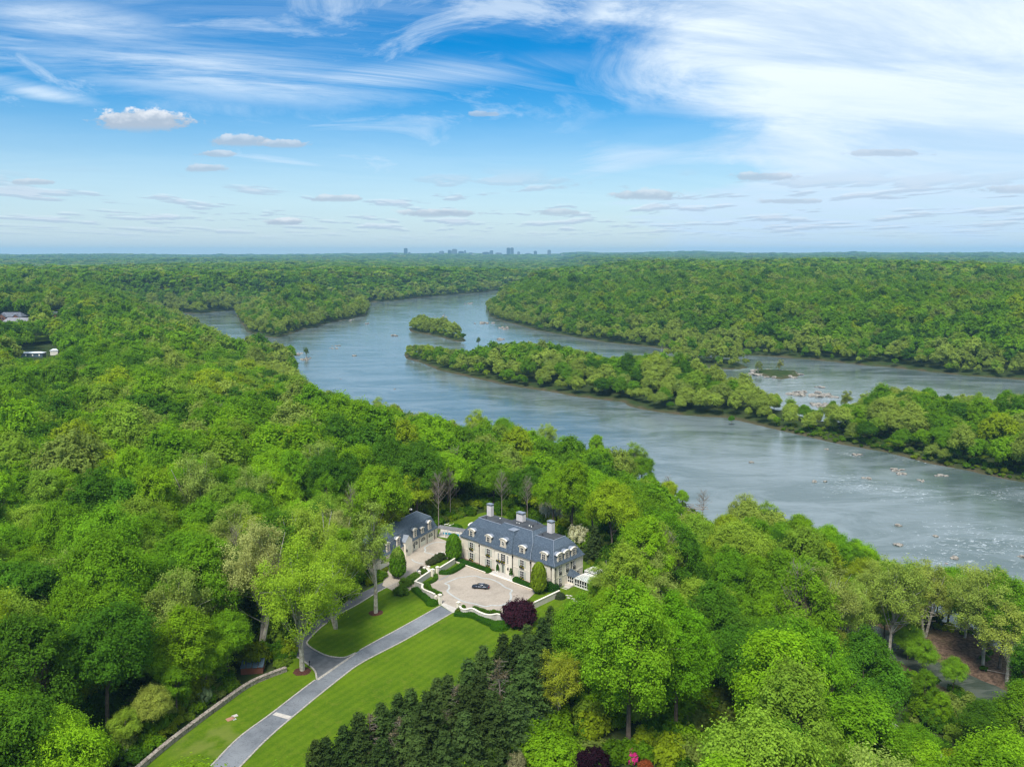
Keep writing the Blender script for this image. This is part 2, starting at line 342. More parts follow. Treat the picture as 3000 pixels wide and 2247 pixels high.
def lawn():
    m, nt, o = mat('lawn_grass'); b = N(nt, 'ShaderNodeBsdfPrincipled', i_Roughness=1.0); b.inputs['Specular IOR Level'].default_value = .05; L(nt, b.outputs[0], o.inputs[0])
    tc = N(nt, 'ShaderNodeTexCoord'); sp = N(nt, 'ShaderNodeSeparateXYZ'); L(nt, tc.outputs['Object'], sp.inputs[0]); x, y = sp.outputs[0], sp.outputs[1]
    f = noise(nt, tc.outputs['Object'], .06, 5, .6); g = noise(nt, tc.outputs['Object'], 2.2, 4, .7)
    s1 = M(nt, 'SINE', M(nt, 'ADD', M(nt, 'MULTIPLY', x, 2.2), M(nt, 'MULTIPLY', y, -1.5))); s2 = M(nt, 'SINE', M(nt, 'ADD', M(nt, 'MULTIPLY', x, 1.3), M(nt, 'MULTIPLY', y, 1.9)))
    st = M(nt, 'ADD', M(nt, 'MULTIPLY', s1, .055), M(nt, 'MULTIPLY', s2, .015))
    k = M(nt, 'ADD', M(nt, 'ADD', M(nt, 'MULTIPLY', f, .8), M(nt, 'MULTIPLY', g, .65)), M(nt, 'SUBTRACT', st, .15))
    c = mixc(nt, smooth(nt, k, .25, 1.0), (.052, .112, .005), (.130, .205, .008)); h2 = noise(nt, tc.outputs['Object'], .55, 5, .7); c = mixc(nt, M(nt, 'MULTIPLY', smooth(nt, h2, .5, .75), .45), c, (.15, .165, .025))
    # older, drier turf between the stone wall and the drive
    cx, cy = un(625, 2170); dd = M(nt, 'SQRT', M(nt, 'ADD', M(nt, 'POWER', M(nt, 'SUBTRACT', x, cx), 2), M(nt, 'POWER', M(nt, 'SUBTRACT', y, cy), 2)))
    dry = M(nt, 'MULTIPLY', M(nt, 'SUBTRACT', 1, smooth(nt, dd, 2, 11)), smooth(nt, noise(nt, tc.outputs['Object'], .25, 4), .35, .6)); c = mixc(nt, M(nt, 'MULTIPLY', dry, .6), c, (.17, .19, .045))
    L(nt, c, b.inputs[0]); return m
MT['lawn'] = lawn()
def terrain_mat():
    m, nt, o = mat('forest_floor'); b = N(nt, 'ShaderNodeBsdfPrincipled', i_Roughness=1.0); b.inputs['Specular IOR Level'].default_value = .05; L(nt, b.outputs[0], o.inputs[0])
    tc = N(nt, 'ShaderNodeTexCoord'); f = noise(nt, tc.outputs['Object'], .12, 6, .6); g = noise(nt, tc.outputs['Object'], 1.1, 4, .6)
    at = N(nt, 'ShaderNodeAttribute', attribute_name='bank')
    c = mixc(nt, smooth(nt, f, .3, .7), (.022, .045, .010), (.050, .060, .022)); c = mixc(nt, M(nt, 'MULTIPLY', g, .4), c, (.05, .085, .02))
    br = mixc(nt, smooth(nt, g, .35, .65), (.17, .115, .08), (.075, .05, .035)); k = M(nt, 'MULTIPLY', at.outputs['Fac'], M(nt, 'ADD', .75, M(nt, 'MULTIPLY', smooth(nt, f, .42, .5), .25)))
    L(nt, mixc(nt, k, c, br), b.inputs[0]); return m
MT['terrain'] = terrain_mat()
def water_mat():
    m, nt, o = mat('river_water'); b = N(nt, 'ShaderNodeBsdfPrincipled', i_Roughness=.10); L(nt, b.outputs[0], o.inputs[0]); b.inputs['IOR'].default_value = 1.33; b.inputs['Specular IOR Level'].default_value = .75
    tc = N(nt, 'ShaderNodeTexCoord'); ob = tc.outputs['Object']
    mp = N(nt, 'ShaderNodeMapping'); L(nt, ob, mp.inputs[0]); mp.inputs['Rotation'].default_value = (0, 0, math.radians(-52)); mp.inputs['Scale'].default_value = (.42, 1.0, 1)
    big = noise(nt, mp.outputs[0], .035, 5, .62, 1.0); mid = noise(nt, mp.outputs[0], .30, 5, .65, .8); fine = noise(nt, mp.outputs[0], 1.4, 3, .6)
    h = M(nt, 'ADD', M(nt, 'MULTIPLY', mid, 1.1), M(nt, 'MULTIPLY', fine, .28))
    bp = N(nt, 'ShaderNodeBump', i_Strength=.55, i_Distance=.25); L(nt, h, bp.inputs['Height']); L(nt, bp.outputs[0], b.inputs['Normal'])
    L(nt, M(nt, 'ADD', .03, M(nt, 'MULTIPLY', smooth(nt, big, .40, .62), .12)), b.inputs['Roughness'])
    c = mixc(nt, smooth(nt, big, .35, .65), (.080, .114, .106), (.175, .215, .218))
    # broken white water where the current runs over stones
    at = N(nt, 'ShaderNodeAttribute', attribute_name='rapid'); fo = noise(nt, mp.outputs[0], .50, 6, .72, 1.5)
    k = M(nt, 'ADD', M(nt, 'MULTIPLY', at.outputs['Fac'], .12), fo); foam = M(nt, 'MULTIPLY', smooth(nt, k, .66, .77), .85)
    am = N(nt, 'ShaderNodeAttribute', attribute_name='murk'); c = mixc(nt, am.outputs['Fac'], c, mixc(nt, smooth(nt, mid, .4, .6), (.050, .065, .048), (.095, .11, .088))); c = mixc(nt, foam, c, (.62, .66, .68)); L(nt, c, b.inputs[0])
    return m
MT['water'] = water_mat()
def rubble_mat():
    m, nt, o = mat('rubble_stone'); b = N(nt, 'ShaderNodeBsdfPrincipled', i_Roughness=.95); L(nt, b.outputs[0], o.inputs[0])
    tc = N(nt, 'ShaderNodeTexCoord'); vo = N(nt, 'ShaderNodeTexVoronoi', i_Scale=2.6); L(nt, tc.outputs['Object'], vo.inputs['Vector']); bw = N(nt, 'ShaderNodeRGBToBW'); L(nt, vo.outputs['Color'], bw.inputs[0])
    c = mixc(nt, bw.outputs[0], (.20, .165, .13), (.38, .34, .29)); c = mixc(nt, smooth(nt, vo.outputs['Distance'], .5, .9), c, (.10, .08, .065)); L(nt, c, b.inputs[0]); return m
MT['rubble'] = rubble_mat()
MT['rock'] = pbr('river_rock', (.38, .345, .29), .9, col2=(.11, .10, .085), vscale=.9, bump=.5, bscale=3)
# ------------------------------------------------------------------ the lie of the land
RIV = uns([(3500, 2330), (3100, 2030), (2994, 1948), (2877, 1872), (2746, 1812), (2606, 1747), (2540, 1700), (2440, 1665), (2300, 1640), (2220, 1612), (2110, 1562), (2030, 1505), (1985, 1470), (1900, 1437), (1850, 1420), (1771, 1377), (1695, 1368), (1600, 1338), (1500, 1322), (1400, 1312), (1290, 1297), (1180, 1272), (1070, 1228), (970, 1198), (925, 1178), (880, 1130), (866, 1080), (855, 1042), (800, 1046), (720, 1040), (640, 1010), (590, 975), (540, 948), (470, 925), (480, 914), (579, 920), (640, 914), (700, 908), (850, 900), (1000, 893), (1077, 887), (1145, 883), (1240, 872), (1339, 863), (1407, 858), (1475, 849), (1588, 842), (1642, 831), (1720, 824), (1730, 827), (1642, 837), (1530, 851), (1456, 867), (1429, 881), (1424, 901), (1434, 926), (1466, 940), (1520, 953), (1565, 967), (1676, 987), (1771, 1003), (1819, 1008), (1900, 1016), (1975, 1027), (2100, 1037), (2200, 1042), (2301, 1048), (2403, 1056), (2526, 1070), (2634, 1079), (2743, 1092), (2833, 1101), (2923, 1108), (3000, 1114), (3500, 1165)], WZ)
BACK = uns([(1975, 1520), (2010, 1520), (2060, 1570), (2120, 1625), (2230, 1690), (2400, 1760), (2560, 1830), (2660, 1870), (2720, 1925), (2800, 1960), (2920, 2010), (3060, 2080), (3400, 2280), (3350, 2330), (3020, 2140), (2860, 2060), (2740, 2000), (2640, 1940), (2560, 1905), (2460, 1850), (2330, 1790), (2180, 1740), (2080, 1670), (2020, 1600), (1970, 1560)], WZ)
ISL = {
 'left': uns([(690, 922), (705, 945), (724, 972), (765, 985), (812, 992), (853, 978), (893, 965), (929, 960), (947, 951), (1038, 933), (1069, 926), (1084, 905), (1070, 898), (1000, 901), (900, 908), (800, 912), (720, 914)], WZ),
 'small': uns([(1199, 962), (1203, 972), (1253, 980), (1298, 990), (1345, 1003), (1366, 1000), (1350, 982), (1300, 968), (1250, 957), (1215, 954)], WZ),
 'long': uns([(1183, 1037), (1190, 1051), (1232, 1062), (1287, 1085), (1359, 1101), (1418, 1114), (1495, 1130), (1615, 1148), (1690, 1162), (1754, 1170), (1830, 1178), (1842, 1190), (1890, 1201), (1975, 1213), (2059, 1221), (2127, 1224), (2190, 1238), (2261, 1255), (2342, 1274), (2451, 1299), (2505, 1309), (2587, 1323), (2646, 1337), (2722, 1358), (2820, 1375), (2939, 1402), (3000, 1412), (3500, 1515), (3500, 1290), (3000, 1212), (2869, 1208), (2771, 1215), (2724, 1197), (2600, 1190), (2525, 1222), (2446, 1240), (2400, 1237), (2323, 1215), (2250, 1195), (2200, 1178), (2100, 1140), (1981, 1100), (1890, 1076), (1788, 1078), (1717, 1052), (1602, 1042), (1400, 1040), (1250, 1030)], WZ),
 'islet': uns([(1930, 1052), (1960, 1060), (2050, 1072), (2140, 1084), (2195, 1078), (2150, 1058), (2050, 1047), (1970, 1045)], WZ),
 'bar': uns([(2200, 1094), (2290, 1112), (2345, 1102), (2330, 1086), (2260, 1084), (2205, 1086)], WZ)}
ESTATE = [un(a, b) for a, b in ((0, 3000), (100, 2500), (560, 2060), (700, 1900), (900, 1800), (1000, 1640), (1180, 1500), (1420, 1490), (1560, 1540), (1760, 1600), (1800, 1760), (1760, 1950), (1800, 2247), (1950, 2300), (2000, 3000))]
def wdist(X, Y):                             # signed distance to the water's edge, + on land
    X = np.asarray(X, float); Y = np.asarray(Y, float)
    wet = inpoly(X, Y, RIV); d = segdist(X, Y, RIV)
    for p in ISL.values():
        wet &= ~inpoly(X, Y, p); d = np.minimum(d, segdist(X, Y, p))
    wb = inpoly(X, Y, BACK); wet |= wb; d = np.minimum(d, segdist(X, Y, BACK))
    return np.where(wet, -d, d)
def height(X, Y, sd=None):
    X = np.asarray(X, float); Y = np.asarray(Y, float)
    if sd is None: sd = wdist(X, Y)
    r = np.hypot(X, Y)
    right = sst(X - (.052 * Y + 60), 0, 200) * sst(Y, 380, 650)
    plat = -1.5 + 3.0 * (vnoise(X, Y, 90, 1) - .5) * sst(r, 150, 400) + sst(r, 500, 3200) * (6 + 56 * (vnoise(X, Y, 1300, 5) - .36)) + 6 * sst(r, 3000, 9000) - 16 * sst(r, 3300, 4300) * (1 - sst(r, 8500, 11000)) + 32 * right * sst(sd, 60, 500) * (.4 + vnoise(X, Y, 500, 9))
    plat += 22 * sst(-X, 150, 900) * sst(Y, 300, 1100) * vnoise(X, Y, 420, 12)
    plat += 52 * sst(r, 10000, 14500) * vnoise(X, Y, 2600, 21)
    h = WZ + 1.8 * sst(sd, 0, 3.5) + 3.5 * sst(sd, 4, 45) + (plat - WZ - 5.1) * sst(sd, 38, 150)
    h = np.where(sd < 0, WZ - np.minimum(3.0, -sd * .4), h)
    ins = inpoly(X, Y, ESTATE); de = np.where(ins, 0, segdist(X, Y, ESTATE)); k = 1 - sst(de, 0, 28)
    return h * (1 - k) + (G - .05) * k
def build_terrain():
    nr, na = 470, 420; rr = 40 * (17000 / 40) ** (np.arange(nr) / (nr - 1)); aa = np.radians(np.linspace(-82, 82, na))
    R, A = np.meshgrid(rr, aa, indexing='ij'); X = (R * np.sin(A)).ravel(); Y = (R * np.cos(A)).ravel() - 20
    sd = wdist(X, Y); Z = height(X, Y, sd); V = np.stack([X, Y, Z], 1)
    i, j = np.meshgrid(np.arange(nr - 1), np.arange(na - 1), indexing='ij'); a = (i * na + j).ravel()
    me = npmesh('ground', V, np.stack([a, a + 1, a + na + 1, a + na], 1)[:, ::-1], 4, True)
    if me.polygons[0].normal.z < 0: me.flip_normals()
    at = me.attributes.new('bank', 'FLOAT', 'POINT')
    bar = np.exp(-(((X - un(2850, 1935, -24)[0]) / 34) ** 2 + ((Y - un(2850, 1935, -24)[1]) / 22) ** 2))
    bx, by = un(2040, 1560, -24); bar2 = np.exp(-(((X - bx) / 22) ** 2 + ((Y - by) / 16) ** 2))
    at.data.foreach_set('value', np.clip((1 - sst(sd, .8, 3.2)) * .7 + 1.3 * bar * (sd < 30) + 1.0 * bar2 * (sd < 20), 0, 1).astype(np.float32))
    tag(mobj('ground', me, MT['terrain']), 'wooded ground falling from the lawns to the river banks', 'ground', kind='structure')
build_terrain()
# rapids: (px, py, radius m)
RAP = [(2290, 1120, 60), (2420, 1165, 70), (2330, 1190, 50), (1700, 1030, 40), (1930, 1060, 40), (2900, 1590, 40), (2760, 1620, 20), (2830, 1590, 22), (2500, 1420, 30), (2650, 1440, 28), (1250, 900, 90), (2700, 1345, 25), (1050, 935, 60), (1180, 890, 70), (2500, 1330, 18), (2950, 1450, 24)]
def build_water():
    nx, ny = 420, 420; y0, y1 = 120, 4600; ys = y0 * (y1 / y0) ** (np.arange(ny) / (ny - 1)); V = []; sx = np.linspace(-1.15, 1.15, nx)
    Y = np.repeat(ys, nx); X = np.tile(sx, ny) * (Y + 60)
    a = (np.arange(ny - 1)[:, None] * nx + np.arange(nx - 1)[None, :]).ravel()
    me = npmesh('river', np.stack([X, Y, np.full(len(X), WZ)], 1), np.stack([a, a + 1, a + nx + 1, a + nx], 1), 4, True)
    rp = np.zeros(len(X))
    for (px, py, r) in RAP:
        x, y = un(px, py, WZ); rp = np.maximum(rp, np.exp(-((X - x) ** 2 + (Y - y) ** 2) / r ** 2))
    mk = me.attributes.new('murk', 'FLOAT', 'POINT'); mk.data.foreach_set('value', (inpoly(X, Y, BACK) | (segdist(X, Y, BACK) < 9)).astype(np.float32))
    at = me.attributes.new('rapid', 'FLOAT', 'POINT'); at.data.foreach_set('value', rp.astype(np.float32))
    tag(mobj('river', me, MT['water']), 'broad grey blue river winding between wooded banks', 'river', kind='structure')
build_water()
# ------------------------------------------------------------------ lawns, drives and courts
LAWN = uns([(392, 2260), (512, 2158), (640, 2058), (735, 1998), (842, 1950), (860, 1900), (900, 1840), (980, 1780), (1060, 1735), (1200, 1650), (1215, 1560), (1275, 1540), (1330, 1522), (1420, 1500), (1480, 1510), (1600, 1560), (1720, 1640), (1775, 1700), (1760, 1745), (1700, 1790), (1640, 1830), (1560, 1900), (1480, 1960), (1400, 2040), (1320, 2120), (1200, 2200), (1100, 2300), (900, 2420), (500, 2420)])
tag(poly_sheet('lawn', LAWN, G + .01, MT['lawn']), 'mown green lawns around the mansion and drive', 'lawn', kind='structure')
driveL = spline(uns([(560, 2300), (615, 2247), (698, 2162), (796, 2089), (923, 1992), (1042, 1912), (1176, 1838), (1291, 1774)]), 1.5)
driveR = spline(uns([(640, 2310), (702, 2247), (778, 2169), (857, 2100), (995, 1988), (1064, 1939), (1190, 1873), (1325, 1795)]), 1.5)
tag(poly_sheet('main_drive', [tuple(p) for p in driveL] + [tuple(p) for p in driveR[::-1]], G + .035, MT['asphalt']), 'grey asphalt drive leading up to the court gate', 'drive', kind='structure')
brL = uns([(928, 1988), (923, 1966), (905, 1948), (880, 1930), (861, 1918), (853, 1896), (872, 1866), (915, 1820), (975, 1783), (1035, 1748), (1120, 1706), (1200, 1662)])
brR = uns([(1042, 1912), (1018, 1923), (995, 1926), (960, 1921), (930, 1908), (901, 1888), (905, 1872), (950, 1830), (1000, 1796), (1048, 1770), (1130, 1722), (1215, 1690)])
bl, br_ = spline(brL, 1.2), spline(brR, 1.2)
tag(poly_sheet('side_drive', [tuple(p) for p in bl] + [tuple(p) for p in br_[::-1]], G + .02, MT['asphaltdark']), 'darker asphalt side drive forking off towards the carriage house', 'drive', kind='structure')
kn = 0
def kerb(path, label):
    return tag(sweep(path, [(-.2, G), (.2, G), (.2, G + .13), (-.2, G + .13)], 'kerb', MT['kerb']), label, 'kerb', kind='structure')
kerb(driveL[driveL[:, 1] < un(0, 1990)[1]], 'stone sett kerb along the lower left side of the main drive')
kerb(driveL[driveL[:, 1] > un(0, 1912)[1]], 'stone sett kerb on the side of the drive towards the mulched sycamore')
kerb(driveR, 'stone sett kerb between the drive and the big lawn')
kerb(bl[:26], 'stone sett kerb curving round the mulched tree at the fork'); kerb(br_[:24], 'stone sett kerb curving along the far side of the fork')
kerb(br_[-26:], 'stone sett kerb beside the side drive near the carriage house')
tag(poly_sheet('drive_edging', uns([(1042, 1911), (1046, 1914), (932, 1993), (926, 1990)]), G + .06, MT['kerb']), 'flush sett strip across the mouth of the side drive', 'edging', kind='structure')
tag(poly_sheet('drive_threshold', uns([(809, 2086), (857, 2099), (846, 2108), (798, 2094)]), G + .07, MT['conc']), 'pale stone band laid across the main drive', 'paving band', kind='structure')
tag(poly_sheet('gate_threshold', uns([(1291, 1772), (1300, 1766), (1345, 1785), (1335, 1795), (1325, 1795)]), G + .07, MT['conc']), 'pale stone threshold between the court gate piers', 'paving band', kind='structure')
COURT = uns([(1362, 1655), (1554, 1722), (1567, 1737), (1554, 1750), (1510, 1785), (1470, 1804), (1420, 1803), (1383, 1792), (1345, 1787), (1338, 1792), (1296, 1770), (1262, 1732), (1252, 1712), (1270, 1695), (1276, 1683), (1320, 1681)])
tag(poly_sheet('entrance_court', COURT, G + .05, MT['pave']), 'buff sett paved court in front of the mansion', 'court', kind='structure')
GC = uns([(1175, 1632), (1190, 1618), (1279, 1573), (1292, 1578), (1345, 1600), (1352, 1625), (1300, 1640), (1255, 1655), (1262, 1680), (1252, 1690), (1215, 1720), (1190, 1735), (1160, 1735), (1120, 1715), (1130, 1680), (1150, 1650)])
tag(poly_sheet('service_court', GC, G + .045, MT['pave']), 'buff sett paved court in front of the carriage house doors', 'court', kind='structure')
def ring(name, pts, w, z, m, label):
    c = np.array(pts); c = np.vstack([c, c[:1]]); p = spline([tuple(q) for q in c], .8); n = normals2(p); V = []; Fc = []
    for i in range(len(p)): V += [(*(p[i] + n[i] * w / 2), z), (*(p[i] - n[i] * w / 2), z)]
    for i in range(len(p) - 1): Fc.append((2 * i, 2 * i + 1, 2 * i + 3, 2 * i + 2))
    me = bpy.data.meshes.new(name); me.from_pydata(V, [], Fc); me.update()
    if me.polygons[0].normal.z < 0: me.flip_normals()
    return tag(mobj(name, me, m), label, 'paving band', kind='structure')
ring('court_band', uns([(1341, 1693), (1390, 1687), (1411, 1693), (1439, 1697), (1465, 1709), (1479, 1720), (1500, 1729), (1495, 1737), (1497, 1750), (1490, 1765), (1464, 1774), (1439, 1773), (1423, 1777), (1390, 1769), (1352, 1760), (1312, 1734), (1316, 1724), (1314, 1713), (1304, 1709)]), .60, G + .075, MT['band'], 'pale scalloped stone band set in the entrance court')
def ribbon(name, pts, w, z, m, label):
    p = spline(pts, .8); n = normals2(p); V = []; Fc = []
    for i in range(len(p)): V += [(*(p[i] + n[i] * w / 2), z), (*(p[i] - n[i] * w / 2), z)]
    for i in range(len(p) - 1): Fc.append((2 * i, 2 * i + 1, 2 * i + 3, 2 * i + 2))
    me = bpy.data.meshes.new(name); me.from_pydata(V, [], Fc); me.update()
    if me.polygons[0].normal.z < 0: me.flip_normals()
    return tag(mobj(name, me, m), label, 'paving band', kind='structure')
ribbon('court_band', uns([(1310, 1588), (1271, 1590), (1245, 1603), (1247, 1612), (1244, 1617), (1262, 1622), (1280, 1628)]), .55, G + .07, MT['band'], 'pale stone band in the service court before the garage doors')
ribbon('court_band', uns([(1206, 1638), (1216, 1646), (1240, 1652)]), .55, G + .07, MT['band'], 'short pale stone band low in the service court')
ribbon('drain_channel', uns([(1316, 1685), (1286, 1701)]), .35, G + .08, MT['lead'], 'grey drain slot across the court by the side gate')
# ------------------------------------------------------------------ the mansion
HO = (-15.4, 264.5); HA = math.radians(-42.9)
def lw(o, a, x, y): return (o[0] + x * math.cos(a) - y * math.sin(a), o[1] + x * math.sin(a) + y * math.cos(a))
house = tag(empty('mansion', (*HO, 0), HA), 'large pale limestone mansion with blue slate mansard roof', 'mansion')
D = 14.0
MB().box(-2, 38.4, 0, D, -1.5, 7.0).build('wall', MT['ashlar'], house)
MB().box(7.1, 29.2, -.45, .1, -1.5, 7.15).build('central_wall', MT['ashlar'], house)
MB().box(14.44, 21.72, -.9, -.3, -1.5, 7.0).build('pavilion_wall', MT['stonelight'], house)
def rect(x0, x1, y0, y1, z): return [(x0, y0, z), (x1, y0, z), (x1, y1, z), (x0, y1, z)]
MB().rings([rect(-2.5, 38.9, -.5, 14.5, 6.82), rect(-2.5, 38.9, -.5, 14.5, 6.95), rect(-2.05, 38.45, -.05, 14.05, 7.5), rect(-1.5, 37.8, .5, 13.6, 8.4), rect(.1, 36.3, 2.1, 12.0, 10.9), rect(.3, 33.2, 5.8, 11.6, 12.3)], False, capb=True).build('roof', MT['slate'], house)
MB().rings([rect(6.7, 29.6, -.95, 15.6, 6.85), rect(6.7, 29.6, -.95, 15.6, 7.0), rect(7.05, 29.25, -.5, 15.2, 7.55), rect(7.5, 28.8, .1, 14.6, 8.5), rect(8.6, 28.1, 1.9, 13.6, 11.15), rect(12.0, 24.2, 6.0, 13.2, 13.2)], False, capb=True).build('central_roof', MT['slate'], house)
MB().rings([rect(14.1, 22.1, -1.4, 4, 6.9), rect(14.1, 22.1, -1.4, 4, 7.1), rect(14.5, 21.7, -.95, 4.4, 7.7), rect(15.3, 20.9, .3, 5, 9.6), rect(16.9, 19.3, 2.9, 5.4, 12.7)], False).build('pavilion_roof', MT['slate'], house)
MB().rings([rect(16.75, 19.45, 2.75, 5.5, 12.7), rect(16.75, 19.45, 2.75, 5.5, 12.85), [(18.1, 4.1, 13.15)] * 4], True).build('roof_cap', MT['lead'], house)
MB().rings([rect(.35, 33.1, 5.85, 11.5, 12.2), rect(.35, 33.1, 5.85, 11.5, 12.33)]).build('roof_deck', MT['deck'], house)
MB().rings([rect(12.1, 24.1, 6.1, 13.1, 13.1), rect(12.1, 24.1, 6.1, 13.1, 13.23)]).build('upper_deck', MT['deck'], house)
MB().box(8.5, 20.5, 11.5, 18.5, -1, 6.9).build('rear_wing', MT['ashlar'], house)
MB().rings([rect(8.1, 20.9, 11.4, 18.9, 7), rect(9.8, 19.4, 11.3, 17.4, 11.3), rect(11.5, 17.5, 11.2, 15.5, 12.9)], True).build('rear_roof', MT['slate'], house)
fl = MB()
for (a, b) in (((.3, 5.8, 12.36), (33.2, 5.8, 12.36)), ((33.2, 5.8, 12.36), (33.2, 11.6, 12.36)), ((12, 6, 13.26), (24.2, 6, 13.26)), ((.3, 5.8, 12.36), (.3, 11.6, 12.36))): fl.tube(a, b, .12, .12, 4)
for r in ([(33.2, 5.8, 12.3), (36.3, 2.1, 10.9), (37.8, .5, 8.4), (38.9, -.5, 6.95)], [(24.2, 6, 13.2), (28.1, 1.9, 11.15), (28.8, .1, 8.5), (29.6, -.95, 7.0)]):
    for a, b in zip(r, r[1:]): fl.tube(a, b, .09, .09, 4)
fl.build('ridge_flashing', MT['lead'], house)
co = MB(); co.box(-2.25, 38.65, -.22, 0, 6.45, 6.8); co.box(38.4, 38.65, 0, 14, 6.45, 6.8); co.box(6.9, 29.4, -.7, -.45, 6.5, 6.83); co.box(14.2, 21.95, -1.15, -.9, 6.5, 6.88)
co.build('cornice', MT['stonelight'], house)
sc = MB(); sc.box(-2.08, 14.3, -.53, -.0, 3.02, 3.14) if False else None
for a_ in ((38.4, 38.47, 0, 14, 2.75, 2.95), (-2.06, 7.1, -.07, 0, 2.75, 2.9), (29.2, 38.4, -.07, 0, 2.75, 2.9), (7.1, 14.4, -.52, -.45, 2.75, 2.9), (21.8, 29.2, -.52, -.45, 2.75, 2.9)): MB().box(*a_).build('string_course', MT['stonelight'], house)
for x0, y0 in ((7.15, -.5), (28.55, -.5), (37.75, -.06), (-1.95, -.06)):
    q = MB()
    for k in range(13): q.box(x0, x0 + (.62 if k % 2 else .45), y0, y0 + .1, -.55 + k * .54, -.55 + k * .54 + .5)
    q.build('quoins', MT['stonelight'], house)
for (x, y) in ((7.0, -.62), (29.32, -.62), (37.3, -.12), (38.52, .55), (38.52, 8.1), (21.85, -.62)):
    MB().cyl(x, y, -1, 6.4, .085, n=6).box(x - .18, x + .18, y - .16, y + .14, 5.6, 6.15).build('downpipe', MT['iron'], house)
# window prototypes (centred, facing -y, foot at z=0)
def window_proto(name, w, h, box_=True, oval=False):
    o = bpy.data.objects.new(name, None)
    f = MB(); t = .09
    f.box(-w / 2 - .14, w / 2 + .14, -.10, .02, -.16, -.02, 0)                               # sill
    for x0, x1 in ((-w / 2 - t, -w / 2), (w / 2, w / 2 + t), (-.045, .045)): f.box(x0, x1, -.09, 0, -.02, h)
    n = 3 if h < 2.6 else 4
    for k in range(n + 1): f.box(-w / 2, w / 2, -.075, 0, h * k / n - .03 + (.03 if k == 0 else 0), h * k / n + .03)
    return f, w, h
winmesh = {}
def add_window(parent, x, y, z, w, h, rot=0.0, planter=True, shutters=True, name='window'):
    key = (w, h)
    if key not in winmesh:
        f, _, _ = window_proto('w', w, h); p = MB().box(-w / 2, w / 2, -.03, 0, 0, h)
        winmesh[key] = (f.mesh('window'), p.mesh('pane')); winmesh[key][0].materials.append(MT['trim']); winmesh[key][1].materials.append(MT['glass'])
    o = mobj(name, winmesh[key][0], MT['trim'], parent); o.location = (x, y, z); o.rotation_euler = (0, 0, rot)
    mobj('pane', winmesh[key][1], MT['glass'], o)
    if planter:
        if 'box' not in winmesh:
            b = MB().box(-.85, .85, -.48, -.13, -.32, .02).mesh('window_box'); b.materials.append(MT['iron'])
            rnd = random.Random(5); fm = MB()
            for k in range(60):
                cx, cy, cz = rnd.uniform(-.8, .8), rnd.uniform(-.5, -.15), rnd.uniform(.02, .26); s_ = .09
                fm.box(cx - s_, cx + s_, cy - s_, cy + s_, cz - s_, cz + s_, rnd.choice((0, 0, 0, 0, 0, 0, 1, 2)))
            fm = fm.mesh('flowers'); [fm.materials.append(m) for m in (MT['hedgeflat'], MT['yellow'], MT['redfl'])]
            winmesh['box'] = (b, fm)
        wb = mobj('window_box', winmesh['box'][0], MT['iron'], o); mobj_f = bpy.data.objects.new('flowers', winmesh['box'][1]); mobj_f.parent = o; link(mobj_f); mobj_f.name = 'flowers'
    if shutters:
        k2 = ('sh', h)
        if k2 not in winmesh:
            s_ = MB().box(-.34, .34, -.06, 0, 0, h)
            for q_ in range(2): s_.box(-.26, .26, -.075, -.055, .12 + q_ * h / 2, h / 2 - .1 + q_ * h / 2)
            winmesh[k2] = s_.mesh('shutter'); winmesh[k2].materials.append(MT['shutter'])
        for sx in (-1, 1):
            sh = mobj('shutter', winmesh[k2], MT['shutter'], parent); dx = sx * (w / 2 + .5); sh.location = (x + dx * math.cos(rot), y + dx * math.sin(rot), z); sh.rotation_euler = (0, 0, rot)
    return o
MT['hedgeflat'] = pbr('box_leaf', (.02, .07, .008), 1, var=.3); MT['yellow'] = pbr('yellow_petals', (.75, .5, .03), .8); MT['redfl'] = pbr('plum_petals', (.16, .03, .05), .8)
for x in (2.8, 11.0, 25.75, 34.0):
    y = -.47 if 7 < x < 29 else -.02
    add_window(house, x, y, 3.55, 1.45, 2.25); add_window(house, x, y, -.15, 1.45, 2.35)
add_window(house, 18.05, -.92, 3.2, 2.0, 2.7, shutters=False)
for x in (16.05, 20.0): add_window(house, x, -.92, 3.2, .62, 2.6, planter=(x < 17), shutters=False)
for y in (2.8, 6.15, 9.5):
    add_window(house, 38.42, y, 3.45, 1.25, 2.75, math.pi / 2, False, False)
for y in (2.8, 11.5): add_window(house, 38.42, y, -.3, 1.25, 2.75, math.pi / 2, False, False)
grm = MB()
for k in range(11): grm.box(-.62 + k * .124 - .015, -.62 + k * .124 + .015, -.02, .01, 0, .8)
grm.box(-.66, .66, -.03, .02, .8, .86); grm = grm.mesh('balcony_rail'); grm.materials.append(MT['iron'])
for (y, z) in ((2.8, 3.45), (6.15, 3.45), (9.5, 3.45), (2.8, -.3)):
    o = mobj('balcony_rail', grm, MT['iron'], house); o.location = (38.6, y, z); o.rotation_euler = (0, 0, math.pi / 2)
